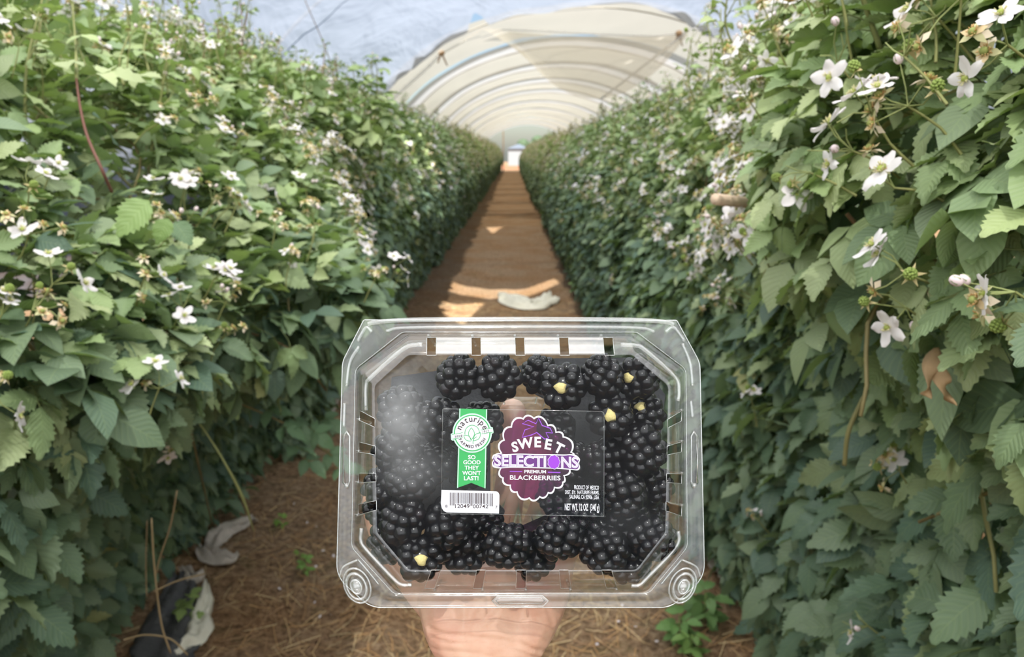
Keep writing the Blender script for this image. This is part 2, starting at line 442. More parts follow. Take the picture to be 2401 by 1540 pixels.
# the sheet that has slipped and hangs in a belly below the ridge
A, B, C3, Lft = at(1128, 66, 15.0), at(1612, 80, 14.3), at(1405, 232, 14.6), at(1225, 120, 16.5)
mb = MB(); V = []; n = 26
for i in range(n):
    for j in range(n):
        u, v = i / (n - 1), j / (n - 1)
        top = A * (1 - u) + B * u + np.array([0, 0, -.10 * math.sin(math.pi * u)])
        bot = Lft * (1 - u) ** 2 + C3 * 2 * u * (1 - u) * 1.0 + B * u * u + C3 * 0
        bot = (1 - u) ** 2 * Lft + 2 * u * (1 - u) * (2 * C3 - .5 * Lft - .5 * B) + u * u * B
        p = top * (1 - v) + bot * v
        p = p + np.array([0, -.35 * math.sin(math.pi * v) * math.sin(math.pi * u), -.10 * math.sin(math.pi * v) * math.sin(math.pi * u)])
        p[1] += .10 * noise.noise(Vector((u * 5, v * 3, 2))) + .06 * math.sin(u * 14 + v * 5) * v
        V.append(p)
idx = np.arange(n * n).reshape(n, n)
mb.add(V, [np.stack([idx[:-1, :-1], idx[:-1, 1:], idx[1:, 1:], idx[1:, :-1]], -1).reshape(-1, 4)])
tag(mb.build('plastic_sheet', M['film_loose']), 'loose cream plastic sheet sagging in a belly below the tunnel ridge', 'plastic sheet')
# rolled hems
def roll(pts, r, label, mat):
    p = spline(pts, 40); b = MB(); r *= .6
    rr = [r * (1 + .35 * noise.noise(Vector((i * .4, 0, 0)))) for i in range(len(p))]
    tube(b, p, rr, 8)
    tag(b.build('rolled_hem', M[mat]), label, 'plastic hem')
roll([at(905, 246, 14.4), at(950, 205, 14.4), at(1000, 160, 14.3), at(1034, 126, 14.3)], .05, 'rolled cream hem of film running down left from the left tie', 'film_new')
roll([at(1034, 126, 14.3), at(1080, 100, 14.2), at(1126, 70, 14.4)], .035, 'pale rolled hem of film between the left tie and the blue gap', 'film_new')
roll([at(1126, 68, 14.6), at(1250, 72, 14.4), at(1400, 80, 14.3), at(1520, 84, 14.3), at(1606, 78, 14.2)], .03, 'long pale rolled hem along the top of the sagging sheet', 'film_new')
roll([at(1604, 80, 14.2), at(1540, 130, 14.3), at(1470, 185, 14.4), at(1408, 232, 14.5)], .04, 'cream hem running down from the right tie to the belly', 'film_new')
# ties where the film is knotted to the hoop
for (px, py), lab in (((1035, 124), 'dark knotted tie gathering the film at the left of the hem'), ((1592, 78), 'pale knotted tie gathering the film at the right of the hem')):
    b = MB(); c = at(px, py, 14.2)
    ball(b, c, .07, (1, .8, .8)); tube(b, [c, c + (.1, .1, -.22)], [.02, .012]); tube(b, [c, c + (-.08, .05, -.18)], [.02, .012])
    tag(b.build('film_tie', M['wood']), lab, 'tie')
# hoops
for i, y in enumerate([-8, -3, 2.6, 8.15, 14.45, 18.6, 22.8, 27.0, 31.2, 36.8, 42.4, 48.0, 53.6, 59.2, 65.0]):
    b = MB(); tube(b, [arch(t, y, .10) for t in np.linspace(-.16, math.pi + .16, 50)], .017, 6)
    lab = {2: 'thin steel hoop of the tunnel arching overhead closest to the camera', 3: 'steel hoop carrying the torn part of the bluish cover', 4: 'steel hoop at the tied hem of the bluish cover'}.get(i)
    tag(b.build('tunnel_hoop', M['pipe']), lab or ('steel hoop under the cream covers further along the tunnel' if i > 4 else 'steel hoop of the tunnel behind the camera'), 'hoop', None if lab else ('far hoops' if i > 4 else 'hoops behind the camera'))
# a wire sagging over the left row
b = MB(); tube(b, spline([at(715, 0, 6.0), at(775, 150, 6.6), at(752, 200, 7.0), at(740, 330, 7.4)], 20), .0035, 5)
tag(b.build('hanging_cord', M['wood']), 'thin brown cord hanging under the film over the left row', 'cord')

# ------------------------------------------------------------------ beyond the open end
r = empty('shed', at(1216, 372, 78)); c = np.array(r.location)
b = MB(); w, d, h = 1.1, 1.4, 2.2; z0 = -c[2]
def box(mb, lo, hi, mat=0):
    x0, y0, z0 = lo; x1, y1, z1 = hi
    v = [(x0, y0, z0), (x1, y0, z0), (x1, y1, z0), (x0, y1, z0), (x0, y0, z1), (x1, y0, z1), (x1, y1, z1), (x0, y1, z1)]
    mb.add(v, [[0, 3, 2, 1], [4, 5, 6, 7], [0, 1, 5, 4], [1, 2, 6, 5], [2, 3, 7, 6], [3, 0, 4, 7]], mat=mat)
r.location = (c[0], c[1], 0.0)
box(b, (-w, 0, .0), (w, d, 2.0)); b.build('wall', M['shed'], r, smooth=False)
b = MB(); b.add([(-w - .15, -.15, 2.0), (w + .15, -.15, 2.0), (w + .15, d + .15, 2.0), (-w - .15, d + .15, 2.0), (0, -.15, 2.5), (0, d + .15, 2.5)], [[0, 1, 4], [2, 3, 5], [0, 4, 5, 3], [1, 2, 5, 4], [0, 3, 2, 1]])
b.build('roof', M['shedroof'], r, smooth=False)
tag(r, 'pale grey shed seen through the open far end of the tunnel', 'shed')
b = MB(); cc = on_ground(1190, 397); box(b, (cc[0] - 1.2, cc[1], 0), (cc[0] + 1.2, cc[1] + .5, .35)); tag(b.build('brick_step', M['brick'], smooth=False), 'low reddish brick step at the far end of the aisle', 'step')
b = MB(); tube(b, [(-.75, 65.5, 0), (-.75, 65.5, 3.4)], .045, 8); tag(b.build('wooden_post', M['wood']), 'dark post standing in the open far end of the tunnel', 'post')
for i, (x, y, h, lab) in enumerate([(-6, 118, 4.0, 'left of the shed roof'), (5, 126, 4.6, 'right of the shed roof')]):
    r = empty('tree', (x, y, 0)); b = MB()
    for q in range(14): ball(b, np.array([RNG.normal(0, 1.6), RNG.normal(0, 1.2), h * .62 + RNG.normal(0, .8)]), RNG.uniform(.7, 1.2), sub=2)
    b.build('crown', M['tree'], r); b = MB(); tube(b, [(0, 0, -.1), (0.1, 0, h * .6)], [.2, .12], 8); b.build('trunk', M['wood'], r)
    tag(r, f'distant dark green tree beyond the tunnel mouth, {lab}', 'tree')
# ------------------------------------------------------------------ the clear clamshell
TILT = math.radians(5.0)
ZL = norm(-CF * math.cos(TILT) + CU * math.sin(TILT)); YL = norm(CU * math.cos(TILT) + CF * math.sin(TILT)); XL = CR
OC = at(1221, 1090, 0.373)
BOXM = Matrix(((XL[0], YL[0], ZL[0], OC[0]), (XL[1], YL[1], ZL[1], OC[1]), (XL[2], YL[2], ZL[2], OC[2]), (0, 0, 0, 1)))
def loc(px, py, z=0.0):
    """A measured photo pixel as a point on the plane z of the box's own frame."""
    d = ray(px, py); t = np.dot(OC + ZL * z - CAM, ZL) / np.dot(d, ZL); p = CAM + d * t - OC
    return np.array([np.dot(p, XL), np.dot(p, YL), z])
def locs(pts, z=0.0): return np.array([loc(x, y, z) for x, y in pts])

OUT = [(853, 750), (1587, 751), (1641, 850), (1652, 1352), (1574, 1424), (868, 1424), (789, 1352), (803, 848)]
ROUT = [6, 6, 60, 70, 70, 70, 70, 60]
FOOT = [(958, 783), (1478, 783), (1603, 868), (1605, 1272), (1512, 1386), (934, 1388), (830, 1272), (838, 868)]
RF = [24] * 8
FACE = [(957, 833), (1483, 833), (1567, 905), (1560, 1248), (1492, 1336), (958, 1336), (884, 1248), (878, 905)]
RFACE = [20] * 8
S_TOP = [(1001, 1023), (1105, 1127), (1207, 1229), (1310, 1332), (1413, 1436)]
S_BOT = [(992, 1016), (1107, 1130), (1209, 1233), (1316, 1340), (1424, 1449)]
S_L = [(958, 982), (1034, 1058), (1109, 1132), (1184, 1210)]
S_R = [(960, 984), (1034, 1058), (1110, 1134), (1187, 1212)]
def breaks(edge):
    a, b = np.array(FOOT[edge], float), np.array(FOOT[(edge + 1) % 8], float)
    ts = []
    src, ax = {0: (S_TOP, 0), 2: (S_R, 1), 4: (S_BOT, 0), 6: (S_L, 1)}.get(edge, ([], 0))
    for s in src:
        for q in s: ts.append((q - a[ax]) / (b[ax] - a[ax]))
    return sorted(ts)
TS = []
for e in range(8):
    t = breaks(e)
    t = [(x, 1) for x in t] if t else [(x, 0) for x in np.linspace(.2, .8, 5)]
    TS.append(t)
def ring(poly, rad):
    """Rounded outline with the same sample order for every ring; pixels of the photo plane."""
    P = np.array(poly, float); n = len(P); out = []
    for i in range(n):
        a, b, c = P[i - 1], P[i], P[(i + 1) % n]; u, w = norm(a - b), norm(c - b)
        ang = math.acos(np.clip(np.dot(u, w), -1, 1)); d = min(rad[i] / math.tan(ang / 2), .45 * np.linalg.norm(a - b), .45 * np.linalg.norm(c - b))
        p0, p2 = b + u * d, b + w * d
        for t in np.linspace(0, 1, 7): out.append((1 - t) ** 2 * p0 + 2 * t * (1 - t) * b + t * t * p2)
        for t, _ in TS[i]: out.append(b + (c - b) * t)
    return np.array(out)
EDGE_OF = []                        # per sample: (edge, index in its list) or None
for i in range(8):
    EDGE_OF += [None] * 7 + [(i, j) for j in range(len(TS[i]))]
NR = len(EDGE_OF)
R_OUT, R_FOOT, R_FACE = ring(OUT, ROUT), ring(FOOT, RF), ring(FACE, RFACE)
R_MID = R_FOOT * .5 + R_FACE * .5
def lerp(a, b, t): return a * (1 - t) + b * t
def slot_quad(j):
    e = EDGE_OF[j]; f = EDGE_OF[(j + 1) % NR]
    return e is not None and f is not None and e[0] == f[0] and e[0] in (0, 2, 4, 6) and e[1] % 2 == 0
def loft(mb, rings, skip=(), close=None, flip=False, mats=None):
    V = np.concatenate([locs(r, z) for r, z in rings]); fs = []; extra = {}
    for i in range(len(rings) - 1):
        for j in range(NR):
            if i in skip and slot_quad(j): continue
            k = (j + 1) % NR; q = [i * NR + j, i * NR + k, (i + 1) * NR + k, (i + 1) * NR + j]
            m = mats(i, j) if mats else 0
            (fs if m == 0 else extra.setdefault(m, [])).append(q[::-1] if flip else q)
    if close == 'last':
        c = len(V); V = np.vstack([V, V[-NR:].mean(0)])
        for j in range(NR): fs.append([c - NR + j, c - NR + (j + 1) % NR, c])
    n0 = mb.n; mb.add(V, fs)
    for m, f in extra.items(): mb.f.append((np.array(f) + n0, m))

box_root = empty('berry_clamshell'); box_root.matrix_world = BOXM
tag(box_root, 'clear plastic lidded clamshell of blackberries held up in the middle', 'container')
# lid: flange, bead, wall with vent slots, flat face
ZF = .0140
cen = R_FACE.mean(0)
mb = MB()
prof = [(R_OUT, -.0004), (lerp(R_OUT, R_FOOT, .04), .0006), (lerp(R_OUT, R_FOOT, .10), .0002), (lerp(R_OUT, R_FOOT, .55), 0), (lerp(R_OUT, R_FOOT, .80), .0012), (lerp(R_OUT, R_FOOT, .90), .0006),
        (R_FOOT, .0003), (lerp(R_FOOT, R_FACE, .06), .0020), (lerp(R_FOOT, R_FACE, .16), .0032), (lerp(R_FOOT, R_FACE, .24), .0034), (lerp(R_FOOT, R_FACE, .30), .0052), (lerp(R_FOOT, R_FACE, .45), .0085),
        (lerp(R_FOOT, R_FACE, .60), .0112), (lerp(R_FOOT, R_FACE, .78), .0134), (lerp(R_FOOT, R_FACE, .92), .0143), (R_FACE, .0140), (lerp(R_FACE, R_FACE * 0 + cen, .03), ZF - .0003),
        (lerp(R_FACE, R_FACE * 0 + cen, .12), ZF), (lerp(R_FACE, R_FACE * 0 + cen, .4), ZF), (lerp(R_FACE, R_FACE * 0 + cen, .75), ZF)]
loft(mb, prof, skip=(8, 9, 10, 11, 12, 13, 14), close='last',
     mats=lambda i, j: 1 if i < 6 else (3 if 8 <= i < 14 and EDGE_OF[j] is not None and EDGE_OF[j][0] == 0 and EDGE_OF[(j + 1) % NR] is not None else (2 if i < 15 else 0)))
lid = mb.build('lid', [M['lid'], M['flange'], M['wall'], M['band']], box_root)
# bright rims around each vent slot
def zprof(t):
    ts = [0, .06, .16, .24, .30, .45, .60, .78, .92, 1.0]; zs = [.0003, .0020, .0032, .0034, .0052, .0085, .0112, .0134, .0143, .0140]
    return float(np.interp(t, ts, zs))
for e in (0, 2, 4, 6):
    for q in range(len(TS[e]) // 2):
        js = [i for i, v in enumerate(EDGE_OF) if v in ((e, 2 * q), (e, 2 * q + 1))]
        if len(js) < 2: continue
        up = [loc(*lerp(R_FOOT[js[0]], R_FACE[js[0]], t), zprof(t)) for t in np.linspace(.16, 1, 8)]
        dn = [loc(*lerp(R_FOOT[js[1]], R_FACE[js[1]], t), zprof(t)) for t in np.linspace(1, .16, 8)]
        b = MB(); tube(b, np.array(up + dn) + (0, 0, .0001), .00019, 5, closed=True)
        b.build('vent_slot', M['edge'], lid)
# ridge tubes that run round the four cut corners
def tubepart(name, pts, r, mat, parent, z=0.0, n=24, closed=False, sides=8):
    b = MB(); p = np.array([loc(*q[:2], q[2] if len(q) > 2 else z) for q in pts]); p = spline(p, n) if not closed else p
    tube(b, p, r, sides, closed=closed); return b.build(name, mat, parent)
for pts in ([(858, 962), (858, 905), (872, 882), (945, 818), (978, 808), (990, 808)], [(1455, 808), (1490, 810), (1512, 820), (1582, 882), (1592, 915), (1590, 940)],
            [(848, 1238), (846, 1268), (862, 1292), (918, 1352), (940, 1370), (965, 1371), (957, 1371)], [(1590, 1245), (1592, 1268), (1575, 1296), (1520, 1352), (1500, 1371), (1480, 1373)]):
    tubepart('corner_ridge', [(x, y, .0085) for x, y in pts], .0011, M['rib'], lid)
# rim bead round the flange
b = MB(); tube(b, locs(R_OUT, .0001), .00034, 6, closed=True); b.build('rim', M['edge'], box_root)
b = MB(); tube(b, locs(lerp(R_OUT, R_FOOT, .86), .0011), .00030, 6, closed=True); b.build('rim', M['rib'], box_root)
# hinge: two rolls along the top edge
b = MB()
tube(b, spline(locs([(862, 760), (880, 756), (960, 750), (1220, 748), (1480, 750), (1560, 755), (1580, 761)], .0015), 40), .0012, 8)
tube(b, spline(locs([(905, 776), (960, 768), (1220, 766), (1480, 768), (1535, 777)], .001), 40), .0008, 8)
b.build('hinge', M['rib'], box_root)
# snap buttons in the two bottom corners
for cx_, sgn in ((838, 1), (1600, -1)):
    b = MB(); c = loc(cx_, 1372, .001)
    for rr, zz, w in ((.0076, .0006, .0006), (.0056, .0022, .0008), (.0030, .0030, .0006)):
        a = np.linspace(0, 2 * math.pi, 28, endpoint=False)
        tube(b, [c + np.array([rr * .86 * math.cos(t) - .25 * rr * math.sin(t) * sgn, rr * 1.1 * math.sin(t), zz]) for t in a], w, 6, closed=True)
    ball(b, c + (0, 0, .0012), .0030, (1, 1.2, .7))
    b.build('snap_button', M['rib'], box_root)
    dd = 1 if sgn > 0 else -1
    b = MB(); tube(b, spline(locs([(cx_ - 42 * dd, 1352), (cx_ - 32 * dd, 1328), (cx_ + 2 * dd, 1312)], .0005), 12), .0006, 6)
    tube(b, spline(locs([(cx_ + 2 * dd, 1312), (cx_ + 30 * dd, 1345), (cx_ + 50 * dd, 1370)], .0005), 12), .0006, 6); b.build('corner_ridge', M['rib'], box_root)
# finger tab at the bottom
b = MB()
hexo = [(1154, 1408), (1168, 1396), (1272, 1396), (1286, 1408), (1274, 1421), (1166, 1421)]; hexi = [(1163, 1408), (1172, 1401), (1268, 1401), (1277, 1408), (1270, 1415), (1170, 1415)]
tube(b, locs(hexo, .0012), .00042, 6, closed=True); tube(b, locs(hexi, .0016), .0004, 6, closed=True)
hv = np.vstack([locs(hexo, .001), locs(hexi, .0016)]); b.add(hv, [[i, (i + 1) % 6, 6 + (i + 1) % 6, 6 + i] for i in range(6)] + [[6, 7, 8, 9, 10, 11]])
b.build('finger_tab', M['rib'], box_root)
# embossed side ribs with arrow tips, embossed patches near the top corners
for x0, d in ((811, 1), (1630, -1)):
    b = MB()
    o = [(x0 - 6, 1022), (x0 + 2 * d, 1012), (x0 + 9 * d, 1022), (x0 + 9 * d, 1128), (x0 + 3 * d, 1144), (x0 - 6, 1132)] if d > 0 else [(x0 + 5, 1022), (x0 - 3, 1012), (x0 - 9, 1022), (x0 - 9, 1128), (x0 - 3, 1144), (x0 + 5, 1132)]
    tube(b, locs(o, .0012), .0006, 6, closed=True); ball(b, loc(x0 + 2 * d, 1138, .0015), .0013); b.build('side_rib', M['rib'], box_root)
for pts in ([(812, 905), (820, 850), (842, 812)], [(838, 800), (858, 768), (872, 778)], [(1624, 905), (1618, 850), (1600, 805)], [(1606, 800), (1580, 768), (1560, 778)], [(808, 945), (806, 1000)], [(1620, 940), (1624, 978)]):
    tubepart('embossed_patch', [(x, y, .0006) for x, y in pts], .0009, M['rib'], box_root, n=14)
# base: flange, walls going back, floor of the tray
def toward(r, c, f): return c + (r - c) * f
cb = R_FOOT.mean(0)
mb = MB()
loft(mb, [(R_OUT, -.0012), (lerp(R_OUT, R_FOOT, .5), -.0012), (lerp(R_OUT, R_FOOT, .95), -.0010), (R_FOOT, -.0030), (toward(R_FOOT, cb, .975), -.010), (toward(R_FOOT, cb, .945), -.024), (toward(R_FOOT, cb, .915), -.037),
          (toward(R_FOOT, cb, .895), -.0415), (toward(R_FOOT, cb, .86), -.0420), (toward(R_FOOT, cb, .5), -.0420)], close='last', flip=True)
base = mb.build('tray', M['base'], box_root)
# vertical ribs on the tray walls
for e in (0, 2, 4, 6):
    for q in range(len(TS[e]) // 2):
        j = [i for i, v in enumerate(EDGE_OF) if v == (e, 2 * q)][0]
        b = MB(); p = [loc(*toward(R_FOOT[j], cb, f), z) for f, z in ((.985, -.004), (.970, -.012), (.940, -.026), (.912, -.0375))]
        tube(b, p, .0008, 6); b.build('tray_rib', M['rib'], base)
# raised clear pane in the middle of the tray floor
b = MB(); o = ring([(1166, 930), (1272, 930), (1290, 960), (1290, 1190), (1262, 1228), (1180, 1228), (1156, 1190), (1156, 960)], [26] * 8)
oi = toward(o, o.mean(0), .90); V = np.vstack([locs(o, -.0418), locs(oi, -.0355), locs(toward(oi, o.mean(0), .97), -.0350)]); fs = [[i * NR + j, i * NR + (j + 1) % NR, (i + 1) * NR + (j + 1) % NR, (i + 1) * NR + j] for i in (0, 1) for j in range(NR)]
fs.append(list(range(2 * NR, 3 * NR)))
b.add(V, fs); b.build('raised_pane', M['base'], base)

# ------------------------------------------------------------------ label stuck on the lid
ZLAB = ZF + .0006
def text_tris(s, bold=0.0):
    cu = bpy.data.curves.new('t', 'FONT'); cu.body = s; cu.size = 1.0; cu.resolution_u = 4; cu.offset = bold; cu.fill_mode = 'FRONT'
    ob = bpy.data.objects.new('t', cu); me = ob.to_mesh()
    v = np.array([x.co[:2] for x in me.vertices]).reshape(-1, 2); f = [list(p.vertices) for p in me.polygons]
    ob.to_mesh_clear(); bpy.data.objects.remove(ob); bpy.data.curves.remove(cu)
    return v, f
def put(mb, v, f, z, mat):                      # v in photo pixels of the label plane
    mb.add(locs(v, z), f, mat=mat)
def word(mb, s, x0, x1, yb, yt, z, mat=0, bold=.012, slope=0.0, cap=None):
    v, f = text_tris(s, bold); lo, hi = v.min(0), v.max(0)
    capv = text_tris(cap or 'H', bold)[0]; c0, c1 = capv[:, 1].min(), capv[:, 1].max()
    p = np.empty_like(v); p[:, 0] = x0 + (v[:, 0] - lo[0]) / (hi[0] - lo[0]) * (x1 - x0)
    p[:, 1] = yb - (v[:, 1] - c0) / (c1 - c0) * (yb - yt) + slope * (p[:, 0] - (x0 + x1) / 2)
    put(mb, p, f, z, mat)
def arc_word(mb, s, cx, cy, rad, a0, a1, h, z, mat=0, bold=.01, inward=False, wide=1.0):
    """Letters set round a circle: angles in degrees clockwise from the top."""
    n = len(s)
    hv = text_tris('H' if s.isupper() else 'x', bold)[0]; c0, c1 = hv[:, 1].min(), hv[:, 1].max(); sc = h / (c1 - c0)
    ws = []
    for ch in s:
        if ch == ' ': ws.append(.30); continue
        v, _ = text_tris(ch, bold); ws.append(v[:, 0].max() - v[:, 0].min() + .12)
    tot = sum(ws); pos = 0
    for ch, w in zip(s, ws):
        a = math.radians(a0 + (a1 - a0) * (pos + w / 2) / tot); pos += w
        if ch == ' ': continue
        v, f = text_tris(ch, bold); mid = (v[:, 0].min() + v[:, 0].max()) / 2
        q = np.empty_like(v); q[:, 0] = (v[:, 0] - mid) * sc * wide; q[:, 1] = (v[:, 1] - c0) * sc
        if not inward:
            up = np.array([math.sin(a), -math.cos(a)]); rt = np.array([math.cos(a), math.sin(a)]); o = np.array([cx, cy]) + up * rad
        else:
            out = np.array([math.sin(a), -math.cos(a)]); up = -out; rt = np.array([-math.cos(a), -math.sin(a)]); o = np.array([cx, cy]) + out * rad
        put(mb, o + rt * q[:, :1] + up * q[:, 1:2], f, z, mat)
def poly(mb, pts, z, mat=0): mb.add(locs(pts, z), [list(range(len(pts)))], mat=mat)
def disc(mb, cx, cy, r, z, mat=0, n=48): poly(mb, [(cx + r * math.cos(t), cy + r * math.sin(t)) for t in np.linspace(0, 2 * math.pi, n, endpoint=False)], z, mat)
def annulus(mb, outer, inner, z, mat=0):
    n = len(outer); v = np.vstack([locs(outer, z), locs(inner, z)]); mb.add(v, [[i, (i + 1) % n, n + (i + 1) % n, n + i] for i in range(n)], mat=mat)
def stroke(mb, pts, w, z, mat=0, closed=False):
    p = np.array(pts, float); n = len(p)
    t = norm(np.roll(p, -1, 0) - np.roll(p, 1, 0)) if closed else norm(np.gradient(p, axis=0))
    nn = np.c_[-t[:, 1], t[:, 0]] * w / 2
    v = np.vstack([locs(p + nn, z), locs(p - nn, z)]); m = n if closed else n - 1
    mb.add(v, [[i, (i + 1) % n, n + (i + 1) % n, n + i] for i in range(m)], mat=mat)
def LC(x, y): return (1020 + x / 5.134, 930 + y / 5.134)       # label close-up pixels -> photo pixels
def LCs(p): return [LC(*q) for q in p]
def circle(cx, cy, r, n=56): return [(cx + r * math.cos(t), cy + r * math.sin(t)) for t in np.linspace(0, 2 * math.pi, n, endpoint=False)]
def offs(dx): return ZLAB + dx * .00012

mb = MB(); lab_o = [(1041, 958), (1408, 964), (1414, 966), (1416.5, 971), (1416, 1210), (1034, 1204), (1038, 960)]
poly(mb, lab_o, ZLAB); label = mb.build('label', M['labelfilm'], box_root, smooth=False)
label['label'] = 'clear printed label with green ribbon, purple berry emblem and barcode'
b = MB(); tube(b, locs(lab_o, ZLAB), .00011, 4, closed=True); b.build('label_edge', M['rib'], label)
# green ribbon
mb = MB()
poly(mb, LCs([(291, 142), (629, 150), (610, 1105), (437, 1036), (263, 1098)]), offs(1), 0)
for xa, xb, ya, yb in ((300, 272, 142, 1096), (620, 601, 150, 1100)):
    stroke(mb, LCs([(xa, ya), (xb, yb)]), 2.2, offs(1.5), 1)
for s, x0, x1, yb, yt in (('SO', 398, 488, 752, 703), ('GOOD', 340, 548, 812, 765), ('THEY', 356, 530, 877, 830), ("WON'T", 328, 552, 942, 893), ('LAST!', 348, 524, 1005, 956)):
    a, c = LC(x0, yb), LC(x1, yt); word(mb, s, a[0], c[0], a[1], c[1], offs(2), 2, bold=.028)
mb.build('green_ribbon', [M['green'], M['palegreen'], M['white']], label, smooth=False)
# round badge
mb = MB(); c = LC(447, 437)
poly(mb, LCs([(205, 440), (188, 448), (196, 520), (212, 528), (700, 440), (706, 425), (694, 368), (672, 362)]), offs(2.5), 1)
disc(mb, *c, 46.2, offs(3), 1); annulus(mb, circle(*c, 42.8), circle(*c, 40.2), offs(4), 0); disc(mb, *c, 40.2, offs(4), 3)
poly(mb, LCs([(206, 455), (340, 432), (340, 490), (212, 512)]), offs(4.4), 3); poly(mb, LCs([(548, 396), (690, 374), (694, 426), (552, 448)]), offs(4.4), 3)
for s in ([(204, 455), (335, 432)], [(212, 508), (335, 490)], [(548, 400), (690, 375)], [(560, 447), (694, 425)]): stroke(mb, LCs(s), 1.0, offs(5), 0)
arc_word(mb, 'naturipe', *c, 26.5, -77, 77, 9.6, offs(5), 2, bold=.012, wide=.95)
arc_word(mb, 'FARMED FRESH', *c, 35.3, 246, 112, 7.0, offs(5), 2, bold=.02, inward=True)
a, d = LC(238, 487), LC(330, 462); word(mb, 'since', a[0], d[0], a[1], d[1], offs(5), 2, .006, slope=-.13, cap='x')
a, d = LC(574, 436), LC(650, 402); word(mb, '1917', a[0], d[0], a[1], d[1], offs(5), 2, .006, slope=-.13)
ar = [LC(447 + 88 * math.sin(t), 437 - 95 * math.cos(t)) for t in np.linspace(-1.75, 1.62, 30)]; stroke(mb, ar, 1.3, offs(5), 0)
def leafshape(x0, y0, x1, y1, w, n=14):
    p0, p1 = np.array([x0, y0], float), np.array([x1, y1], float); d = p1 - p0; nn = np.array([-d[1], d[0]]) / np.linalg.norm(d)
    up = [p0 + d * t + nn * w * math.sin(math.pi * t) for t in np.linspace(0, 1, n)]; dn = [p0 + d * t - nn * w * math.sin(math.pi * t) for t in np.linspace(1, 0, n)[1:-1]]
    return up + dn
for q in ((440, 515, 437, 372, 36), (462, 530, 548, 432, 32), (435, 532, 345, 462, 28)): stroke(mb, LCs(leafshape(*q)), 1.3, offs(5), 0, closed=True)
stroke(mb, LCs(spline([(458, 570, 0), (458, 530, 0), (468, 505, 0), (500, 480, 0)], 10)[:, :2]), 1.3, offs(5), 0)
mb.build('round_badge', [M['green'], M['palegreen'], M['ink'], M['white']], label, smooth=False)
# berry emblem with scalloped outline
scal = [(1245, 216), (1375, 290), (1480, 375), (1560, 465), (1672, 580), (1700, 690), (1690, 800), (1640, 890), (1575, 985), (1545, 1090), (1450, 1150), (1365, 1190), (1255, 1235), (1130, 1240), (985, 1165), (885, 1080), (810, 980), (775, 860), (780, 740), (760, 640), (815, 500), (905, 340), (1040, 240), (1190, 230)]
def scallop(k, grow=0.0, n=9):
    P = np.array(scal, float); cc = np.array([1222, 740.]); out = []
    valley = [(1190, 240), (1365, 325), (1470, 410), (1560, 468), (1660, 665), (1690, 700), (1640, 880), (1570, 960), (1555, 1045), (1450, 1110), (1370, 1175), (1262, 1225), (1130, 1240), (975, 1165), (890, 1080), (800, 990), (775, 860), (775, 670), (812, 510), (905, 345), (1055, 245)]
    Vv = np.array(valley, float)
    for i in range(len(Vv)):
        a, b = Vv[i], Vv[(i + 1) % len(Vv)]; m = (a + b) / 2; r = norm(m - cc); L = np.linalg.norm(b - a)
        for t in np.linspace(0, 1, n, endpoint=False):
            p = a + (b - a) * t + r * (.30 * L * math.sin(math.pi * t) ** .75); out.append(p + norm(p - cc) * grow - norm(p - cc) * 12)
    return np.array(out)
so, si = scallop(0, 0), scallop(0, -22)
mb = MB()
annulus(mb, LCs(so), LCs(si), offs(1), 0)
fill = LCs(scallop(0, -14)); poly(mb, fill, offs(.6), 1)
cal = [(1247, 258), (1290, 345), (1385, 378), (1416, 436), (1335, 432), (1368, 495), (1320, 510), (1225, 430), (1160, 460), (1050, 488), (1080, 400), (1190, 362), (1050, 322), (1120, 282), (1215, 325)]
stroke(mb, LCs(cal), 2.2, offs(2), 2, closed=True)
for ch, x, y, rot, hh in (('S', 962, 602, -12, 126), ('W', 1088, 560, -9, 128), ('E', 1237, 545, 0, 128), ('E', 1365, 573, 10, 128), ('T', 1492, 618, 27, 128)):
    v, f = text_tris(ch, .035); v = v - (v.min(0) + v.max(0)) / 2; v = v * (hh / (v[:, 1].max() - v[:, 1].min()))
    a = math.radians(rot); q = np.c_[v[:, 0] * math.cos(a) + v[:, 1] * math.sin(a), v[:, 0] * math.sin(a) - v[:, 1] * math.cos(a)]
    put(mb, np.array([LC(x + p[0], y + p[1]) for p in q]), f, offs(3), 0)
# banner word
def banner(z, mat, g):
    o = []
    x0, x1 = 700, 1730
    top = [(x0, 700), (760, 678), (840, 690), (1000, 684), (1200, 688), (1400, 690), (1560, 694), (1640, 690), (1700, 705)]; bot = [(1745, 750), (1735, 800), (1745, 850), (1720, 885), (1640, 880), (1500, 868), (1300, 862), (1100, 856), (900, 854), (780, 862), (700, 845), (684, 800), (700, 760), (685, 735)]
    p = np.array(top + bot, float); cc = p.mean(0)
    p = p - np.sign(p - cc) * g
    poly(mb, LCs(spline(np.vstack([np.c_[p, np.zeros(len(p))], [[*p[0], 0]]]), 90)[:-1, :2]), z, mat)
banner(offs(3.4), 0, 0); banner(offs(4), 3, 14)
for s, x0, x1 in (('SELECTI', 712, 1338), ('NS', 1518, 1725)):
    a, c = LC(x0, 842), LC(x1, 706)
    ys = 0 if s != 'NS' else 3
    word(mb, s, a[0], c[0], a[1] + ys, c[1] + ys, offs(5), 0, bold=.034, slope=.012)
    word(mb, s, a[0] + 1.4, c[0] - 1.4, a[1] + ys - 1.3, c[1] + ys + 1.3, offs(6), 4, bold=-.022, slope=.012)
blob = [(1430 + 74 * (1 + .05 * math.cos(9 * t)) * math.cos(t), 785 + 86 * (1 + .04 * math.cos(9 * t)) * math.sin(t)) for t in np.linspace(0, 2 * math.pi, 60, endpoint=False)]
poly(mb, LCs(blob), offs(6), 0); bi = [(1430 + (x - 1430) * .93, 785 + (y - 785) * .93) for x, y in blob]; poly(mb, LCs(bi), offs(7), 5)
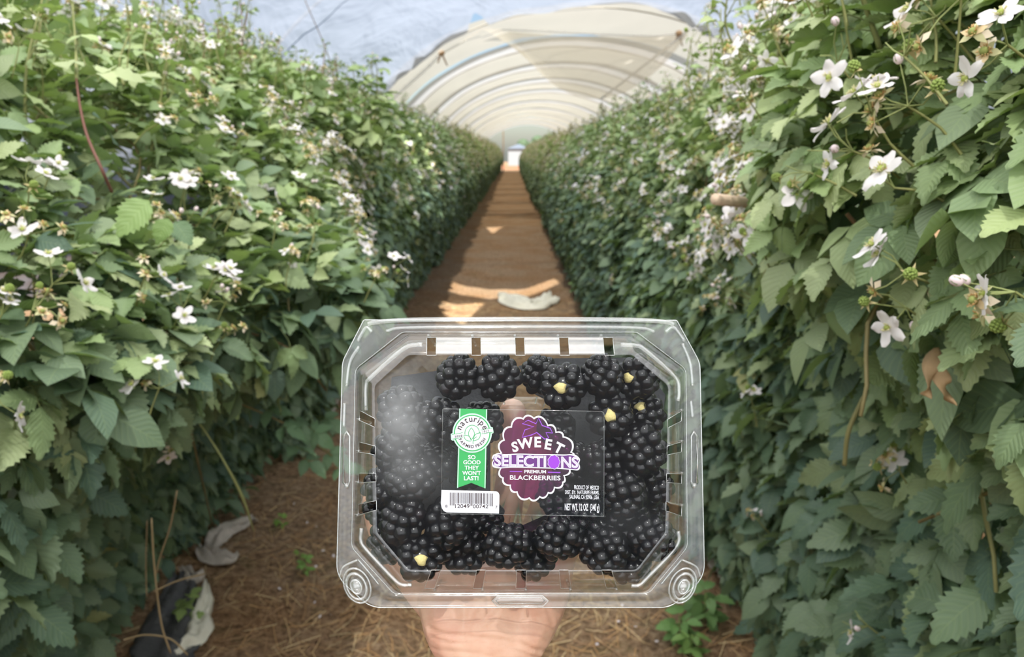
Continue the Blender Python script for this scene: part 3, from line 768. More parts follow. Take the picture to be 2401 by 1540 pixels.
a, c = LC(1075, 921), LC(1336, 882); word(mb, 'PREMIUM', a[0], c[0], a[1], c[1], offs(3), 0, .028, slope=.01)
stroke(mb, LCs([(900, 897), (1048, 900)]), 2.0, offs(3), 2); stroke(mb, LCs([(1358, 908), (1510, 912)]), 2.4, offs(3), 2)
a, c = LC(902, 1002), LC(1510, 947); word(mb, 'BLACKBERRIES', a[0], c[0], a[1], c[1], offs(3), 0, .018, slope=.012)
mb.build('berry_emblem', [M['white'], M['plum'], M['violet'], M['deep'], M['lav'], M['purple']], label, smooth=False)
# barcode panel
mb = MB()
poly(mb, LCs([(78, 1120), (735, 1138), (755, 1145), (770, 1165), (776, 1185), (770, 1406), (140, 1392), (105, 1375), (82, 1340), (70, 1290)]), offs(1), 0)
rb = random.Random(5); x = 178.0
while x < 700:
    w = rb.choice([4, 4, 8, 12]); g = rb.choice([4, 6, 8, 10])
    long = x < 225 or 418 < x < 446 or x > 640
    yb = 1308 if long else 1283
    poly(mb, LCs([(x, 1153 + (x - 180) * .02), (min(x + w, 704), 1153 + (x - 180) * .02), (min(x + w, 704), yb + (x - 180) * .02), (x, yb + (x - 180) * .02)]), offs(2), 1); x += w + g
for s, x0, x1, yb, yt in (('8', 124, 150, 1332, 1300), ('12049', 242, 415, 1340, 1292), ('00742', 456, 640, 1342, 1296), ('7', 728, 750, 1345, 1312)):
    a, c = LC(x0, yb), LC(x1, yt); word(mb, s, a[0], c[0], a[1], c[1], offs(2), 1, .002)
mb.build('barcode_panel', [M['white'], M['ink']], label, smooth=False)
# small print
mb = MB()
for s, x0, x1, yb, yt, bd in (('PRODUCT OF  MEXICO', 1675, 1972, 1116, 1068, .012), ('DIST. BY:  NATURIPE FARMS,', 1566, 1976, 1172, 1128, .012), ('SALINAS, CA 93906  USA', 1618, 1974, 1230, 1182, .012), ('NET WT. 12 OZ  (340 g)', 1562, 1978, 1370, 1288, .02)):
    a, c = LC(x0, yb), LC(x1, yt); word(mb, s, a[0], c[0], a[1], c[1], offs(1), 0, bd, slope=.02)
mb.build('small_print', M['white'], label, smooth=False)

# ------------------------------------------------------------------ absorbent pad and blackberries
for pts, lab in (([(918, 884), (1030, 868), (1080, 862), (1168, 905), (1150, 1000), (1150, 1180), (1120, 1240), (930, 1240), (900, 1120)], 'dark grey absorbent pad behind the berries on the left'),
                 ([(1215, 858), (1300, 840), (1480, 838), (1545, 905), (1560, 925), (1540, 1100), (1520, 1240), (1200, 1280), (1205, 1240), (1295, 1200), (1295, 945), (1255, 925)], 'dark grey absorbent pad behind the berries on the right')):
    mb = MB(); t = locs(pts, -.0385); bt = locs(pts, -.0405); n = len(t)
    mb.add(np.vstack([t, bt]), [list(range(n)), list(range(n, 2 * n))[::-1]] + [[i, n + i, n + (i + 1) % n, (i + 1) % n] for i in range(n)])
    o = mb.build('absorbent_pad', M['pad'], smooth=False); o.matrix_world = BOXM; tag(o, lab, 'pad')

def berry_mesh(seed, core):
    r = np.random.default_rng(seed); mb = MB(); N = 40
    for i in range(N):
        z = 1 - 2 * (i + .5) / N; th = i * math.pi * (3 - math.sqrt(5)) + r.normal(0, .10)
        if z > (.80 if core else .985): continue
        s = math.sqrt(max(0, 1 - z * z)); bulge = 1 - .16 * max(0, -z)
        rad = .0034 * (1 + r.normal(0, .09)) * (1 - .12 * abs(z))
        d = np.array([s * math.cos(th) * bulge, s * math.sin(th) * bulge, z * 1.18])
        k = 1 + r.normal(0, .035)
        nn = Vector(d).to_track_quat('Z', 'Y').to_matrix()
        ball(mb, d * .0080 * k, rad, (1, 1, 1.12), rot=np.array(nn), sub=3)
    ball(mb, (0, 0, 0), .0078, (1, 1, 1.15), sub=2)
    return mb.mesh('blackberry', M['berry'])
BERRY = [berry_mesh(11 + i, False) for i in range(4)]; BERRYC = [berry_mesh(31 + i, True) for i in range(2)]
mb = MB(); v, f = ICO2; q = v.copy(); q = q * np.array([.0030, .0027, .0016]); q[:, :2] *= (1 + .18 * np.sin(3 * np.arctan2(v[:, 1], v[:, 0]) + 1) * .7 + .18 * .5 * np.sin(5 * np.arctan2(v[:, 1], v[:, 0])))[:, None]
mb.add(q, [f]); CORE = mb.mesh('core', M['core'])
# measured centres (photo pixels), size factor, depth in the box, core direction or None, label tail
BL = [
 (1073, 884, 1.00, .000, None, 'at the top left of the pile, under the second slot'),
 (1168, 882, 1.05, .000, None, 'hanging at the top, above the fingertip'),
 (1272, 880, .95, -.004, None, 'half hidden at the top centre behind the one with a pale core'),
 (1322, 902, 1.08, .001, (-.25, -.15, .95), 'with a yellowish core showing at the top centre'),
 (1414, 884, .98, .000, None, 'touching the rightmost top slot'),
 (1497, 884, 1.02, -.001, (-.75, -.05, .65), 'with a sliver of core showing in the top right corner'),
 (938, 958, 1.06, .000, None, 'paled by condensation, topmost at the left side'),
 (1035, 990, 1.08, -.002, None, 'just left of the ribbon top'),
 (1135, 990, .95, -.012, None, 'peeking out right of the ribbon top'),
 (1305, 1000, .92, -.014, None, 'behind the top right of the purple emblem'),
 (1430, 972, 1.08, -.001, (-.1, .0, 1), 'with a round pale core facing out, right of the label corner'),
 (1518, 975, .98, -.004, (-.45, .55, .70), 'against the right wall beside the upper slot'),
 (1508, 1050, 1.10, .001, None, 'plump and finely beaded at the right wall'),
 (1425, 1085, 1.06, -.004, None, 'behind the right edge of the label, mid height'),
 (925, 1060, 1.08, .000, None, 'fogged, beside the second left slot'),
 (1015, 1085, 1.00, -.008, None, 'left of the ribbon words'),
 (1095, 1100, .95, -.016, None, 'behind the ribbon words'),
 (960, 1130, 1.05, -.002, None, 'mid height near the left wall, two in from the third slot'),
 (1460, 1150, 1.05, -.002, None, 'beside the third right slot, left neighbour'),
 (1528, 1140, 1.02, -.006, None, 'against the right wall at the third slot'),
 (904, 1140, .98, -.010, None, 'against the left wall at the third slot'),
 (950, 1220, 1.06, .000, None, 'left of and below the barcode'),
 (893, 1200, .92, -.014, None, 'seen through the lowest left slot'),
 (1045, 1235, 1.06, .000, None, 'directly below the barcode'),
 (910, 1272, 1.00, -.006, None, 'in the lower left cut corner'),
 (985, 1296, 1.06, .001, (.15, .05, 1), 'with a big pale core near the lower left slot'),
 (1080, 1295, 1.12, .000, None, 'long, at the bottom left of the middle gap'),
 (1130, 1205, .95, -.016, None, 'tucked under the right end of the barcode'),
 (1188, 1278, 1.02, .000, None, 'in the bottom centre, left of the middle slot'),
 (1250, 1308, 1.06, -.006, None, 'lowest in the bottom centre, over the middle slot'),
 (1312, 1258, 1.06, .000, None, 'below the net weight print'),
 (1385, 1220, 1.00, -.006, None, 'under the lower right label corner'),
 (1412, 1285, 1.06, .000, None, 'above the rightmost bottom slot'),
 (1475, 1318, 1.06, -.006, None, 'lowest on the right, beside the rightmost bottom slot'),
 (1478, 1225, 1.05, -.003, None, 'right of the net weight print'),
 (1520, 1254, 1.02, -.006, None, 'in the lower right cut corner'),
 (1350, 1085, .98, -.014, None, 'behind the right end of the emblem banner'),
 (1375, 1160, .98, -.014, None, 'behind the small print lines'),
 (1310, 1170, .95, -.018, None, 'behind the lower right of the emblem'),
 (1528, 1205, .95, -.012, None, 'behind the lowest right slot'),
]
P = np.array([loc(b[0], b[1], b[3]) for b in BL]); Rr = np.array([.0112 * b[2] for b in BL]); P0 = P.copy()
for it in range(160):                                  # let them settle apart, mostly in depth
    for i in range(len(P)):
        for j in range(i):
            d = P[i] - P[j]; L = np.linalg.norm(d) + 1e-9; m = .90 * (Rr[i] + Rr[j])
            if L < m:
                w = np.array([.25, .25, 1.0]); s = d / L * (m - L) * .5 * w
                P[i] += s; P[j] -= s
    P[:, :2] += (P0[:, :2] - P[:, :2]) * .10; P[:, 2] += (P0[:, 2] - P[:, 2]) * .02
    P[:, 2] = np.clip(P[:, 2], -.0285, ZF - Rr * 1.16 - .0002)
for i, (px, py, sc, z, core, tail) in enumerate(BL):
    me = BERRYC[i % 2] if core else BERRY[i % 4]
    o = bpy.data.objects.new('blackberry', me); COL.objects.link(o)
    if core: q = Vector(core).to_track_quat('Z', 'Y') @ Quaternion((0, 0, 1), RNG.uniform(0, 6))
    else:
        a = RNG.uniform(0, 6.28); ax = Vector((math.cos(a), math.sin(a) + .3, RNG.normal(0, .35))); q = ax.to_track_quat('Z', 'Y') @ Quaternion((0, 0, 1), RNG.uniform(0, 6))
    p = P[i]
    o.matrix_world = BOXM @ Matrix.Translation(Vector(p)) @ q.to_matrix().to_4x4() @ Matrix.Scale(sc, 4)
    tag(o, 'shiny black blackberry ' + tail, 'blackberry', 'blackberries in the clamshell')
    if core:
        c = bpy.data.objects.new('core', CORE); COL.objects.link(c); c.parent = o; c.location = (0, 0, .0078)
        c['label'] = 'pale yellow core'
# ------------------------------------------------------------------ the hand behind the box
def chain(mb, ctrl, n):
    c = np.array([[*loc(q[0], q[1], q[2]), q[3], q[4] if len(q) > 4 else 1.0] for q in ctrl]); 
    pts = np.stack([np.interp(np.linspace(0, len(c) - 1, n), range(len(c)), c[:, k]) for k in range(5)], 1)
    sm = pts.copy()
    for _ in range(3): sm[1:-1] = .25 * sm[:-2] + .5 * sm[1:-1] + .25 * sm[2:]
    for p in sm: ball(mb, p[:3], p[3], (1, 1, p[4]), sub=2)
mb = MB()
chain(mb, [(1142, 1830, -.035, .0290, .80), (1142, 1700, -.034, .0275, .76), (1143, 1580, -.034, .0262, .72), (1146, 1500, -.037, .0275, .72), (1152, 1440, -.043, .026, .74), (1160, 1385, -.056, .024, .62), (1170, 1310, -.060, .022, .55)], 42)
chain(mb, [(1100, 1540, -.035, .0165), (1062, 1470, -.036, .0165), (1052, 1420, -.043, .0170), (1035, 1385, -.052, .0155, .85), (1075, 1310, -.060, .0125)], 24)      # thumb side
chain(mb, [(1192, 1540, -.035, .0150), (1232, 1470, -.038, .0165), (1262, 1420, -.046, .0155, .9), (1285, 1370, -.055, .0140, .85), (1305, 1310, -.058, .0110)], 24)   # little finger side
chain(mb, [(1075, 1310, -.060, .0120), (1072, 1250, -.058, .0100), (1062, 1170, -.0535, .0092), (1052, 1100, -.0520, .0088), (1046, 1032, -.0515, .0080)], 34)
chain(mb, [(1160, 1300, -.060, .0125), (1180, 1230, -.058, .0100), (1198, 1130, -.0535, .0093), (1205, 1050, -.0525, .0088), (1202, 966, -.0515, .0082)], 38)
chain(mb, [(1235, 1300, -.060, .0120), (1262, 1240, -.058, .0098), (1290, 1150, -.0535, .0090), (1303, 1075, -.0520, .0085), (1308, 1005, -.0510, .0078)], 34)
chain(mb, [(1300, 1320, -.058, .0105), (1335, 1270, -.057, .0088), (1372, 1200, -.0520, .0080), (1393, 1145, -.0510, .0075), (1403, 1095, -.0500, .0070)], 30)
chain(mb, [(1045, 1420, -.050, .0150), (990, 1370, -.057, .0125), (935, 1300, -.0560, .0108), (902, 1240, -.0545, .0102), (884, 1180, -.0525, .0092)], 34)               # thumb
w0 = loc(1142, 1830, -.035)                              # the forearm runs on down toward the photographer
for t in np.linspace(0, 1, 30): ball(mb, w0 + np.array([-.015, -.23, .07]) * t, .029 + .012 * t, (1, 1, .82), sub=2)
raw = mb.build('hand_raw', M['skin'])
md = raw.modifiers.new('r', 'REMESH'); md.mode = 'VOXEL'; md.voxel_size = .0011; md.use_smooth_shade = True
md = raw.modifiers.new('s', 'SMOOTH'); md.factor = .5; md.iterations = 14
dg = bpy.context.evaluated_depsgraph_get(); me = bpy.data.meshes.new_from_object(raw.evaluated_get(dg)); me.name = 'hand'
bpy.data.objects.remove(raw)
co = np.empty(len(me.vertices) * 3); me.vertices.foreach_get('co', co); co = co.reshape(-1, 3)
nr = np.empty(len(me.vertices) * 3); me.vertices.foreach_get('normal', nr); nr = nr.reshape(-1, 3)
def crease(ctrl, depth, width):
    p = spline(locs(ctrl, -.02), 60)[:, :2]
    d = np.min(np.linalg.norm(co[:, None, :2] - p[None], axis=2), axis=1)
    front = np.clip(nr[:, 2] * 2, 0, 1)
    return -(depth * np.exp(-(d / width) ** 2) * front) + depth * .35 * np.exp(-((d - width * 2.2) / width) ** 2) * front
dsp = np.zeros(len(co))
sel = np.where(co[:, 1] < loc(1200, 1380)[1])[0]
co_all, nr_all = co, nr; co, nr = co_all[sel], nr_all[sel]
ds = np.zeros(len(sel))
for c, dp, w in (([(1005, 1482), (1060, 1490), (1120, 1494), (1180, 1502), (1235, 1520), (1285, 1545)], .0009, .0010),
                 ([(1008, 1500), (1060, 1506), (1110, 1505), (1160, 1508), (1220, 1530), (1265, 1556)], .0006, .0008),
                 ([(1010, 1530), (1070, 1528), (1130, 1532), (1190, 1545), (1240, 1570)], .0004, .0008),
                 ([(1120, 1480), (1140, 1462), (1158, 1448), (1166, 1436), (1172, 1420)], .0006, .0011),
                 ([(1284, 1430), (1290, 1455), (1298, 1475)], .0004, .0009),
                 ([(1172, 1470), (1195, 1490), (1225, 1508), (1250, 1530)], .00035, .0008),
                 ([(1100, 1460), (1110, 1440), (1125, 1425)], .0003, .0009)):
    ds += crease(c, dp * .75, w * 1.1)
co_all[sel] += nr * ds[:, None]
me.vertices.foreach_set('co', co_all.ravel()); me.update()
for p in me.polygons: p.use_smooth = True
hand = bpy.data.objects.new('hand', me); COL.objects.link(hand); hand.matrix_world = BOXM
if not me.materials: me.materials.append(M['skin'])
tag(hand, "person's bare left hand and wrist gripping the clamshell from below and behind", 'hand')
for (px, py, r) in ((1046, 1026, .0058), (1202, 960, .0060), (1308, 1000, .0056), (1403, 1090, .0050), (882, 1172, .0066)):
    b = MB(); c = loc(px, py + 12, -.0585); ball(b, c, r, (.85, 1.15, .28)); b.build('fingernail', M['nail'], hand)
# ------------------------------------------------------------------ leaves
def leaflet(rows, half, teeth=True, fold=.16, droop=.22, twist=.0, wav=.02):
    """One ovate, toothed leaflet of length 1 along +y; returns vertices, quads, (u, v)."""
    cols = np.linspace(-1, 1, 2 * half + 1); V, UV = [], []
    for j, v in enumerate(np.linspace(0, 1, rows)):
        w = .365 * math.sin(math.pi * min(1, v ** .80 + .0)) ** .82 * (1 - .18 * v) if 0 < v < 1 else (.012 if v == 0 else .0)
        for u in cols:
            k = w; y = v
            if teeth and abs(u) == 1 and 0 < j < rows - 1:
                k = w * (1.03 if j % 2 else .82); y = v + (.026 if j % 2 else -.012)
            z = fold * abs(u) * k * 1.2 - droop * v * v + wav * math.sin(v * 22 - abs(u) * 4) * abs(u) + twist * u * v * k
            V.append((u * k, y, z)); UV.append((u, max(v, .002)))
    n = 2 * half + 1; q = []
    for j in range(rows - 1):
        for i in range(2 * half): q.append([j * n + i, j * n + i + 1, (j + 1) * n + i + 1, (j + 1) * n + i])
    return np.array(V), np.array(q), np.array(UV)
LOD = {0: [leaflet(19, 2, True, f, d, t) for f, d, t in ((.16, .16, .1), (.30, .28, -.2), (.05, .38, .3), (.40, .10, 0), (-.08, .22, -.3))],
       1: [leaflet(10, 1, True, f, d, t) for f, d, t in ((.16, .2, 0), (.35, .3, .2), (.0, .36, -.2))],
       2: [leaflet(5, 1, False, f, d, 0) for f, d in ((.2, .2), (.05, .35))]}
def add_leaves(mb, rng, P, T, N, size, tint, lod, five=.15):
    """Compound leaves: a terminal leaflet and one or two pairs of side leaflets each."""
    P, T, N = np.asarray(P), norm(T), np.asarray(N); N = norm(N - T * (N * T).sum(1, keepdims=True)); B = np.cross(T, N)
    specs = [(0, .26, 1.0, None), (64, .06, .84, None), (-64, .06, .84, None), (112, -.05, .60, five), (-112, -.05, .60, five)]
    n = len(P); pick5 = rng.random(n) < five; mat = []
    pos, tt, nn, sz, tc = [], [], [], [], []
    for ang, off, sc, prob in specs:
        m = np.ones(n, bool) if prob is None else pick5
        a = np.radians(ang + rng.normal(0, 9, m.sum()))[:, None]
        t = T[m] * np.cos(a) + B[m] * np.sin(a); t = t - N[m] * rng.normal(.12, .22, (m.sum(), 1))
        nv = N[m] + B[m] * rng.normal(0, .25, (m.sum(), 1)) + T[m] * rng.normal(0, .2, (m.sum(), 1))
        s = size[m] * sc * rng.uniform(.88, 1.1, m.sum())
        pos.append(P[m] + T[m] * (off * size[m])[:, None]); tt.append(norm(t)); nn.append(nv); sz.append(s); tc.append(tint[m] * rng.uniform(.88, 1.12, (m.sum(), 1)))
    pos, tt, nn, sz, tc = map(np.concatenate, (pos, tt, nn, sz, tc))
    nn = norm(nn - tt * (nn * tt).sum(1, keepdims=True)); bb = np.cross(tt, nn)
    var = rng.integers(0, len(LOD[lod]), len(pos))
    for k, (V, Q, UV) in enumerate(LOD[lod]):
        s = var == k; c = s.sum()
        if not c: continue
        w = V[None, :, 0:1] * bb[s][:, None] + V[None, :, 1:2] * tt[s][:, None] + V[None, :, 2:3] * nn[s][:, None]
        w = w * sz[s][:, None, None] + pos[s][:, None]
        q = (Q[None] + (np.arange(c) * len(V))[:, None, None]).reshape(-1, 4)
        mb.add(w.reshape(-1, 3), [q], uv=np.tile(UV, (c, 1)), tint=np.repeat(np.clip(tc[s], 0, 1), len(V), 0))
    if lod < 2:                                        # leaf stalks
        c = n; a = np.array([0, 2.1, 4.2]); r = .0011
        ends = [P + T * (.26 * size)[:, None], P - T * (.25 * size)[:, None], P - T * (.75 * size)[:, None] - N * (.25 * size)[:, None]]
        ringp = np.stack([e[:, None] + (B[:, None] * np.cos(a)[None, :, None] + N[:, None] * np.sin(a)[None, :, None]) * r for e in ends], 1)
        q0 = np.array([[i * 3 + k, i * 3 + (k + 1) % 3, i * 3 + 3 + (k + 1) % 3, i * 3 + 3 + k] for i in range(2) for k in range(3)])
        q = (q0[None] + (np.arange(c) * 9)[:, None, None]).reshape(-1, 4)
        mb.add(ringp.reshape(-1, 3), [q], tint=np.repeat(np.tile([.17, .20, .07], (c, 1)), 9, 0))

# the rows as lofted faces toward the aisle: (y, profile of (x, z) from the soil up and over the top)
LEFT = [(-.2, [(-1.08, .05), (-1.0, .35), (-.90, .65), (-.84, .95), (-.84, 1.2), (-.92, 1.42), (-1.08, 1.6), (-1.3, 1.74), (-1.8, 1.84)]),
        (.8, [(-1.08, .05), (-1.0, .35), (-.90, .65), (-.82, .95), (-.80, 1.18), (-.90, 1.40), (-1.06, 1.58), (-1.3, 1.74), (-1.8, 1.84)]),
        (1.45, [(-1.28, .05), (-1.18, .35), (-1.02, .6), (-.84, .85), (-.62, 1.08), (-.76, 1.30), (-.98, 1.55), (-1.26, 1.76), (-1.8, 1.86)]),
        (2.1, [(-1.30, .05), (-1.24, .35), (-1.14, .6), (-.90, .86), (-.42, 1.03), (-.54, 1.24), (-.86, 1.52), (-1.22, 1.80), (-1.8, 1.93)]),
        (2.8, [(-1.22, .05), (-1.18, .35), (-1.10, .6), (-.98, .85), (-.62, 1.06), (-.72, 1.32), (-.98, 1.62), (-1.25, 1.90), (-1.8, 2.0)]),
        (3.7, [(-1.08, .05), (-1.03, .35), (-.95, .65), (-.84, .95), (-.86, 1.25), (-.92, 1.52), (-1.05, 1.78), (-1.32, 1.96), (-1.8, 2.03)])]
RIGHT = [(-.2, [(.80, .05), (.74, .35), (.71, .65), (.68, .9), (.64, 1.15), (.58, 1.38), (.58, 1.58), (.72, 1.82), (1.1, 2.0)]),
         (.5, [(.80, .05), (.74, .35), (.70, .65), (.67, .9), (.61, 1.15), (.50, 1.38), (.48, 1.56), (.62, 1.8), (1.05, 2.0)]),
         (1.05, [(.80, .05), (.74, .35), (.70, .65), (.68, .9), (.60, 1.15), (.40, 1.36), (.36, 1.55), (.52, 1.80), (1.0, 2.02)]),
         (1.6, [(.80, .05), (.74, .35), (.70, .65), (.69, .9), (.66, 1.2), (.56, 1.44), (.54, 1.64), (.62, 1.88), (1.0, 2.06)]),
         (2.8, [(.78, .05), (.72, .35), (.69, .65), (.69, .9), (.72, 1.2), (.76, 1.48), (.82, 1.72), (.98, 1.94), (1.4, 2.06)]),
         (4.0, [(.75, .05), (.70, .35), (.67, .65), (.69, .95), (.76, 1.22), (.88, 1.48), (1.06, 1.74), (1.32, 1.93), (1.8, 2.03)])]
def profile(rows, y):
    ys = [r[0] for r in rows]; A = np.array([r[1] for r in rows], float); y = min(max(y, ys[0]), ys[-1])
    i = min(max(0, np.searchsorted(ys, y) - 1), len(ys) - 2); t = (y - ys[i]) / (ys[i + 1] - ys[i]); t = t * t * (3 - 2 * t)
    return A[i] * (1 - t) + A[i + 1] * t
def sample(rows, side, rng, y, top=False, zmin=0.0):
    """A point on the row face at y with its outward normal."""
    p = profile(rows, y); q = spline(np.c_[p, np.zeros(len(p))], 40)[:, :2]; L = np.r_[0, np.cumsum(np.linalg.norm(np.diff(q, axis=0), axis=1))]
    for _ in range(30):
        s = rng.random() * L[-1]; i = min(np.searchsorted(L, s, side='right') - 1, len(q) - 2); f = (s - L[i]) / (L[i + 1] - L[i])
        x, z = q[i] * (1 - f) + q[i + 1] * f
        if z >= zmin: break
    t = q[i + 1] - q[i]; n = np.array([t[1], 0, -t[0]]) if side > 0 else np.array([-t[1], 0, t[0]])
    n = norm(n)
    if side < 0: n = np.array([abs(t[1]), 0, abs(t[0]) if t[0] < 0 else -abs(t[0])])
    else: n = np.array([-abs(t[1]), 0, t[0]])
    n = norm(n)
    wob = .095 * noise.noise(Vector((y * 1.7, z * 2.1, side * 4.0))) + .03 * noise.noise(Vector((y * 6, z * 6, side * 9.0)))
    return np.array([x, y, z]) + n * wob, n
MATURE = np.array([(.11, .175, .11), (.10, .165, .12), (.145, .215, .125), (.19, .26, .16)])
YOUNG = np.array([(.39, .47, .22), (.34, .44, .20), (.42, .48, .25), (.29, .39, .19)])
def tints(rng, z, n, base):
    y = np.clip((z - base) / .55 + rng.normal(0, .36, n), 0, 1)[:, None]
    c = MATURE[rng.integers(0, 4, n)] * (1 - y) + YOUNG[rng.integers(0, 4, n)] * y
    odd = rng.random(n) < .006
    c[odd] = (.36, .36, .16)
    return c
def clear_of_view(p):
    d = np.dot(p - CAM, CF)
    return d > .60 or abs(p[0]) > .66
def foliage(mb, rows, side, rng, y0, y1, dens, lod, depth, size=(.050, .078), zmin=0.0, young0=.88):
    area = (y1 - y0) * 2.9; n = int(area * dens); P, T, N = [], [], []
    for _ in range(n):
        p, nv = sample(rows, side, rng, rng.uniform(y0, y1), zmin=zmin)
        d = rng.exponential(depth) if depth > 0 else 0
        if lod == 0 and p[2] < 1.15 and rng.random() < .34: continue
        p = p - nv * d + rng.normal(0, .012, 3)
        if p[2] < .03: p[2] = .03 + rng.random() * .05
        if not clear_of_view(p): continue
        up = np.array([0, 0, 1.0])
        nrm = norm(up * (.90 + .1 * max(0, nv[2])) + nv * .42 + rng.normal(0, .33, 3))
        t = nv * .85 - up * (.48 - .40 * max(0, nv[2])) + np.array([0, rng.normal(0, .75), 0]) + rng.normal(0, .25, 3)
        P.append(p); T.append(t); N.append(nrm)
    P, T, N = map(np.array, (P, T, N)); n = len(P)
    s = rng.uniform(*size, n) * np.interp(P[:, 2], [0, .9, 1.25, 1.4], [1.38, 1.34, 1.05, .80 if side > 0 else .90] if lod == 0 else [1.1, 1.1, .95, .85])
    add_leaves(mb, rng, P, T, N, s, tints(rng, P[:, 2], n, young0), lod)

# ------------------------------------------------------------------ blossoms, buds and young fruit
def head_protos():
    out = {}
    for k in range(3):                                   # open five-petalled flower
        r = np.random.default_rng(90 + k); mb = MB()
        for i in range(5):
            a = i * 2 * math.pi / 5 + r.normal(0, .12); L = .0165 * r.uniform(.85, 1.12); W = .0057 * r.uniform(.85, 1.2); lift = r.uniform(-.1, .55)
            V = []
            for v in np.linspace(0, 1, 6):
                w = W * math.sin(math.pi * min(.93, v * .80 + .10)) ** .8
                for u in (-1, -.4, .4, 1):
                    rad = .0022 + L * v; z = lift * L * v * v + .0016 * (1 - u * u) * v - .003 * max(0, v - .7) + r.normal(0, .0004)
                    x, y = rad, u * w
                    V.append((x * math.cos(a) - y * math.sin(a), x * math.sin(a) + y * math.cos(a), z))
            fs = [[j * 4 + i2, j * 4 + i2 + 1, j * 4 + i2 + 5, j * 4 + i2 + 4] for j in range(5) for i2 in range(3)]
            pk = r.random(); mb.add(V, fs, tint=(.86, .80 + .03 * pk, .82 + .02 * pk))
        for i in range(5):                               # green sepals below
            a = (i + .5) * 2 * math.pi / 5; c, s = math.cos(a), math.sin(a)
            mb.add([(.002 * c - .0025 * s, .002 * s + .0025 * c, -.001), (.002 * c + .0025 * s, .002 * s - .0025 * c, -.001), (.010 * c, .010 * s, -.003)], [[0, 1, 2]], tint=(.25, .33, .14))
        cb = MB(); ball(cb, (0, 0, .0016), .0028, (1, 1, .9), sub=2, tint=(.36, .42, .10))
        for i in range(26):
            a = r.uniform(0, 6.28); rr = r.uniform(.003, .0058); h = r.uniform(.0025, .0055)
            tube(cb, [(.002 * math.cos(a), .002 * math.sin(a), .001), (rr * math.cos(a), rr * math.sin(a), h)], [.00022, .0004], 4, tint=(.70, .66, .36))
        out.setdefault('flower', []).append((mb.mesh('flower', M['petal']), cb.mesh('flower_center', M['blossom_center'])))
    for k in range(2):                                   # withered flower: tan sepals, curled petals, brown stamens
        r = np.random.default_rng(190 + k); mb = MB()
        for i in range(5):
            a = i * 1.2566 + r.normal(0, .2); c, s = math.cos(a), math.sin(a); L = r.uniform(.010, .014); dz = r.uniform(-.008, .004)
            mb.add([(.0015 * c - .003 * s, .0015 * s + .003 * c, 0), (.0015 * c + .003 * s, .0015 * s - .003 * c, 0), (.6 * L * c + .003 * s, .6 * L * s - .003 * c, dz * .3), (L * c, L * s, dz), (.6 * L * c - .003 * s, .6 * L * s + .003 * c, dz * .3)], [[0, 1, 2, 3, 4]], tint=(.74, .58, .34) if i % 2 else (.60, .58, .32))
        for i in range(3):
            a = r.uniform(0, 6.28); c, s = math.cos(a), math.sin(a)
            mb.add([(.003 * c, .003 * s, -.001), (.009 * c - .004 * s, .009 * s + .004 * c, -.004), (.013 * c, .013 * s, -.009), (.009 * c + .004 * s, .009 * s - .004 * c, -.005)], [[0, 1, 2, 3]], tint=(.80, .70, .54))
        for i in range(30):
            a = r.uniform(0, 6.28); rr = r.uniform(.003, .0065); h = r.uniform(.001, .0055)
            tube(mb, [(.002 * math.cos(a), .002 * math.sin(a), 0), (rr * math.cos(a), rr * math.sin(a), h)], [.0003, .0005], 4, tint=(.55, .34, .13) if i % 2 else (.76, .55, .26))
        ball(mb, (0, 0, .0022), .0036, sub=2, tint=(.30, .34, .10))
        out.setdefault('withered_flower', []).append((mb.mesh('withered_flower', M['blossom_center']), None))
    mb = MB(); r = np.random.default_rng(5)
    for i in range(42):
        z = 1 - 2 * (i + .5) / 42; th = i * 2.39996; s = math.sqrt(1 - z * z)
        if z < -.7: continue
        ball(mb, np.array([s * math.cos(th), s * math.sin(th), z * 1.15 + .8]) * .0048, .00165, sub=1, tint=(.27, .36, .09))
    for i in range(5):
        a = i * 1.2566; c, s = math.cos(a), math.sin(a)
        mb.add([(-.003 * s, .003 * c, 0), (.003 * s, -.003 * c, 0), (.012 * c, .012 * s, -.004)], [[0, 1, 2]], tint=(.52, .44, .22))
    ball(mb, (0, 0, .0035), .0045, sub=2, tint=(.24, .30, .09))
    out['green_berry'] = [(mb.mesh('green_berry', M['blossom_center']), None)]
    mb = MB(); ball(mb, (0, 0, .004), .0042, (1, 1, 1.25), sub=2, tint=(.82, .68, .70))
    for i in range(5):
        a = i * 1.2566; c, s = math.cos(a), math.sin(a)
        mb.add([(-.0025 * s, .0025 * c, 0), (.0025 * s, -.0025 * c, 0), (.0050 * c, .0050 * s, .0035), (.0035 * c, .0035 * s, .0085)], [[0, 1, 2], [0, 2, 3], [1, 3, 2]], tint=(.34, .42, .20))
    out['flower_bud'] = [(mb.mesh('flower_bud', M['blossom_center']), None)]
    return out
HEADS = head_protos(); KINDS = ['flower', 'withered_flower', 'flower_bud', 'green_berry']
def head_merged(kind, k):                                # far away a head is one mesh
    m = HEADS[kind][k % len(HEADS[kind])][0]
    return m
FARHEAD = {}
for kd, tint_ in (('flower', (.86, .81, .82)), ('withered_flower', (.56, .50, .30))):
    mb = MB()
    for i in range(5):
        a = i * 1.2566; c, s = math.cos(a), math.sin(a); w = .006; L = .017 if kd == 'flower' else .012
        mb.add([(0, 0, 0), (.6 * L * c - w * s, .6 * L * s + w * c, .003), (L * c, L * s, .004 if kd == 'flower' else -.004), (.6 * L * c + w * s, .6 * L * s - w * c, .003)], [[0, 1, 2, 3]], tint=tint_)
    ball(mb, (0, 0, .002), .0035, sub=1, tint=(.40, .36, .10)); FARHEAD[kd] = mb
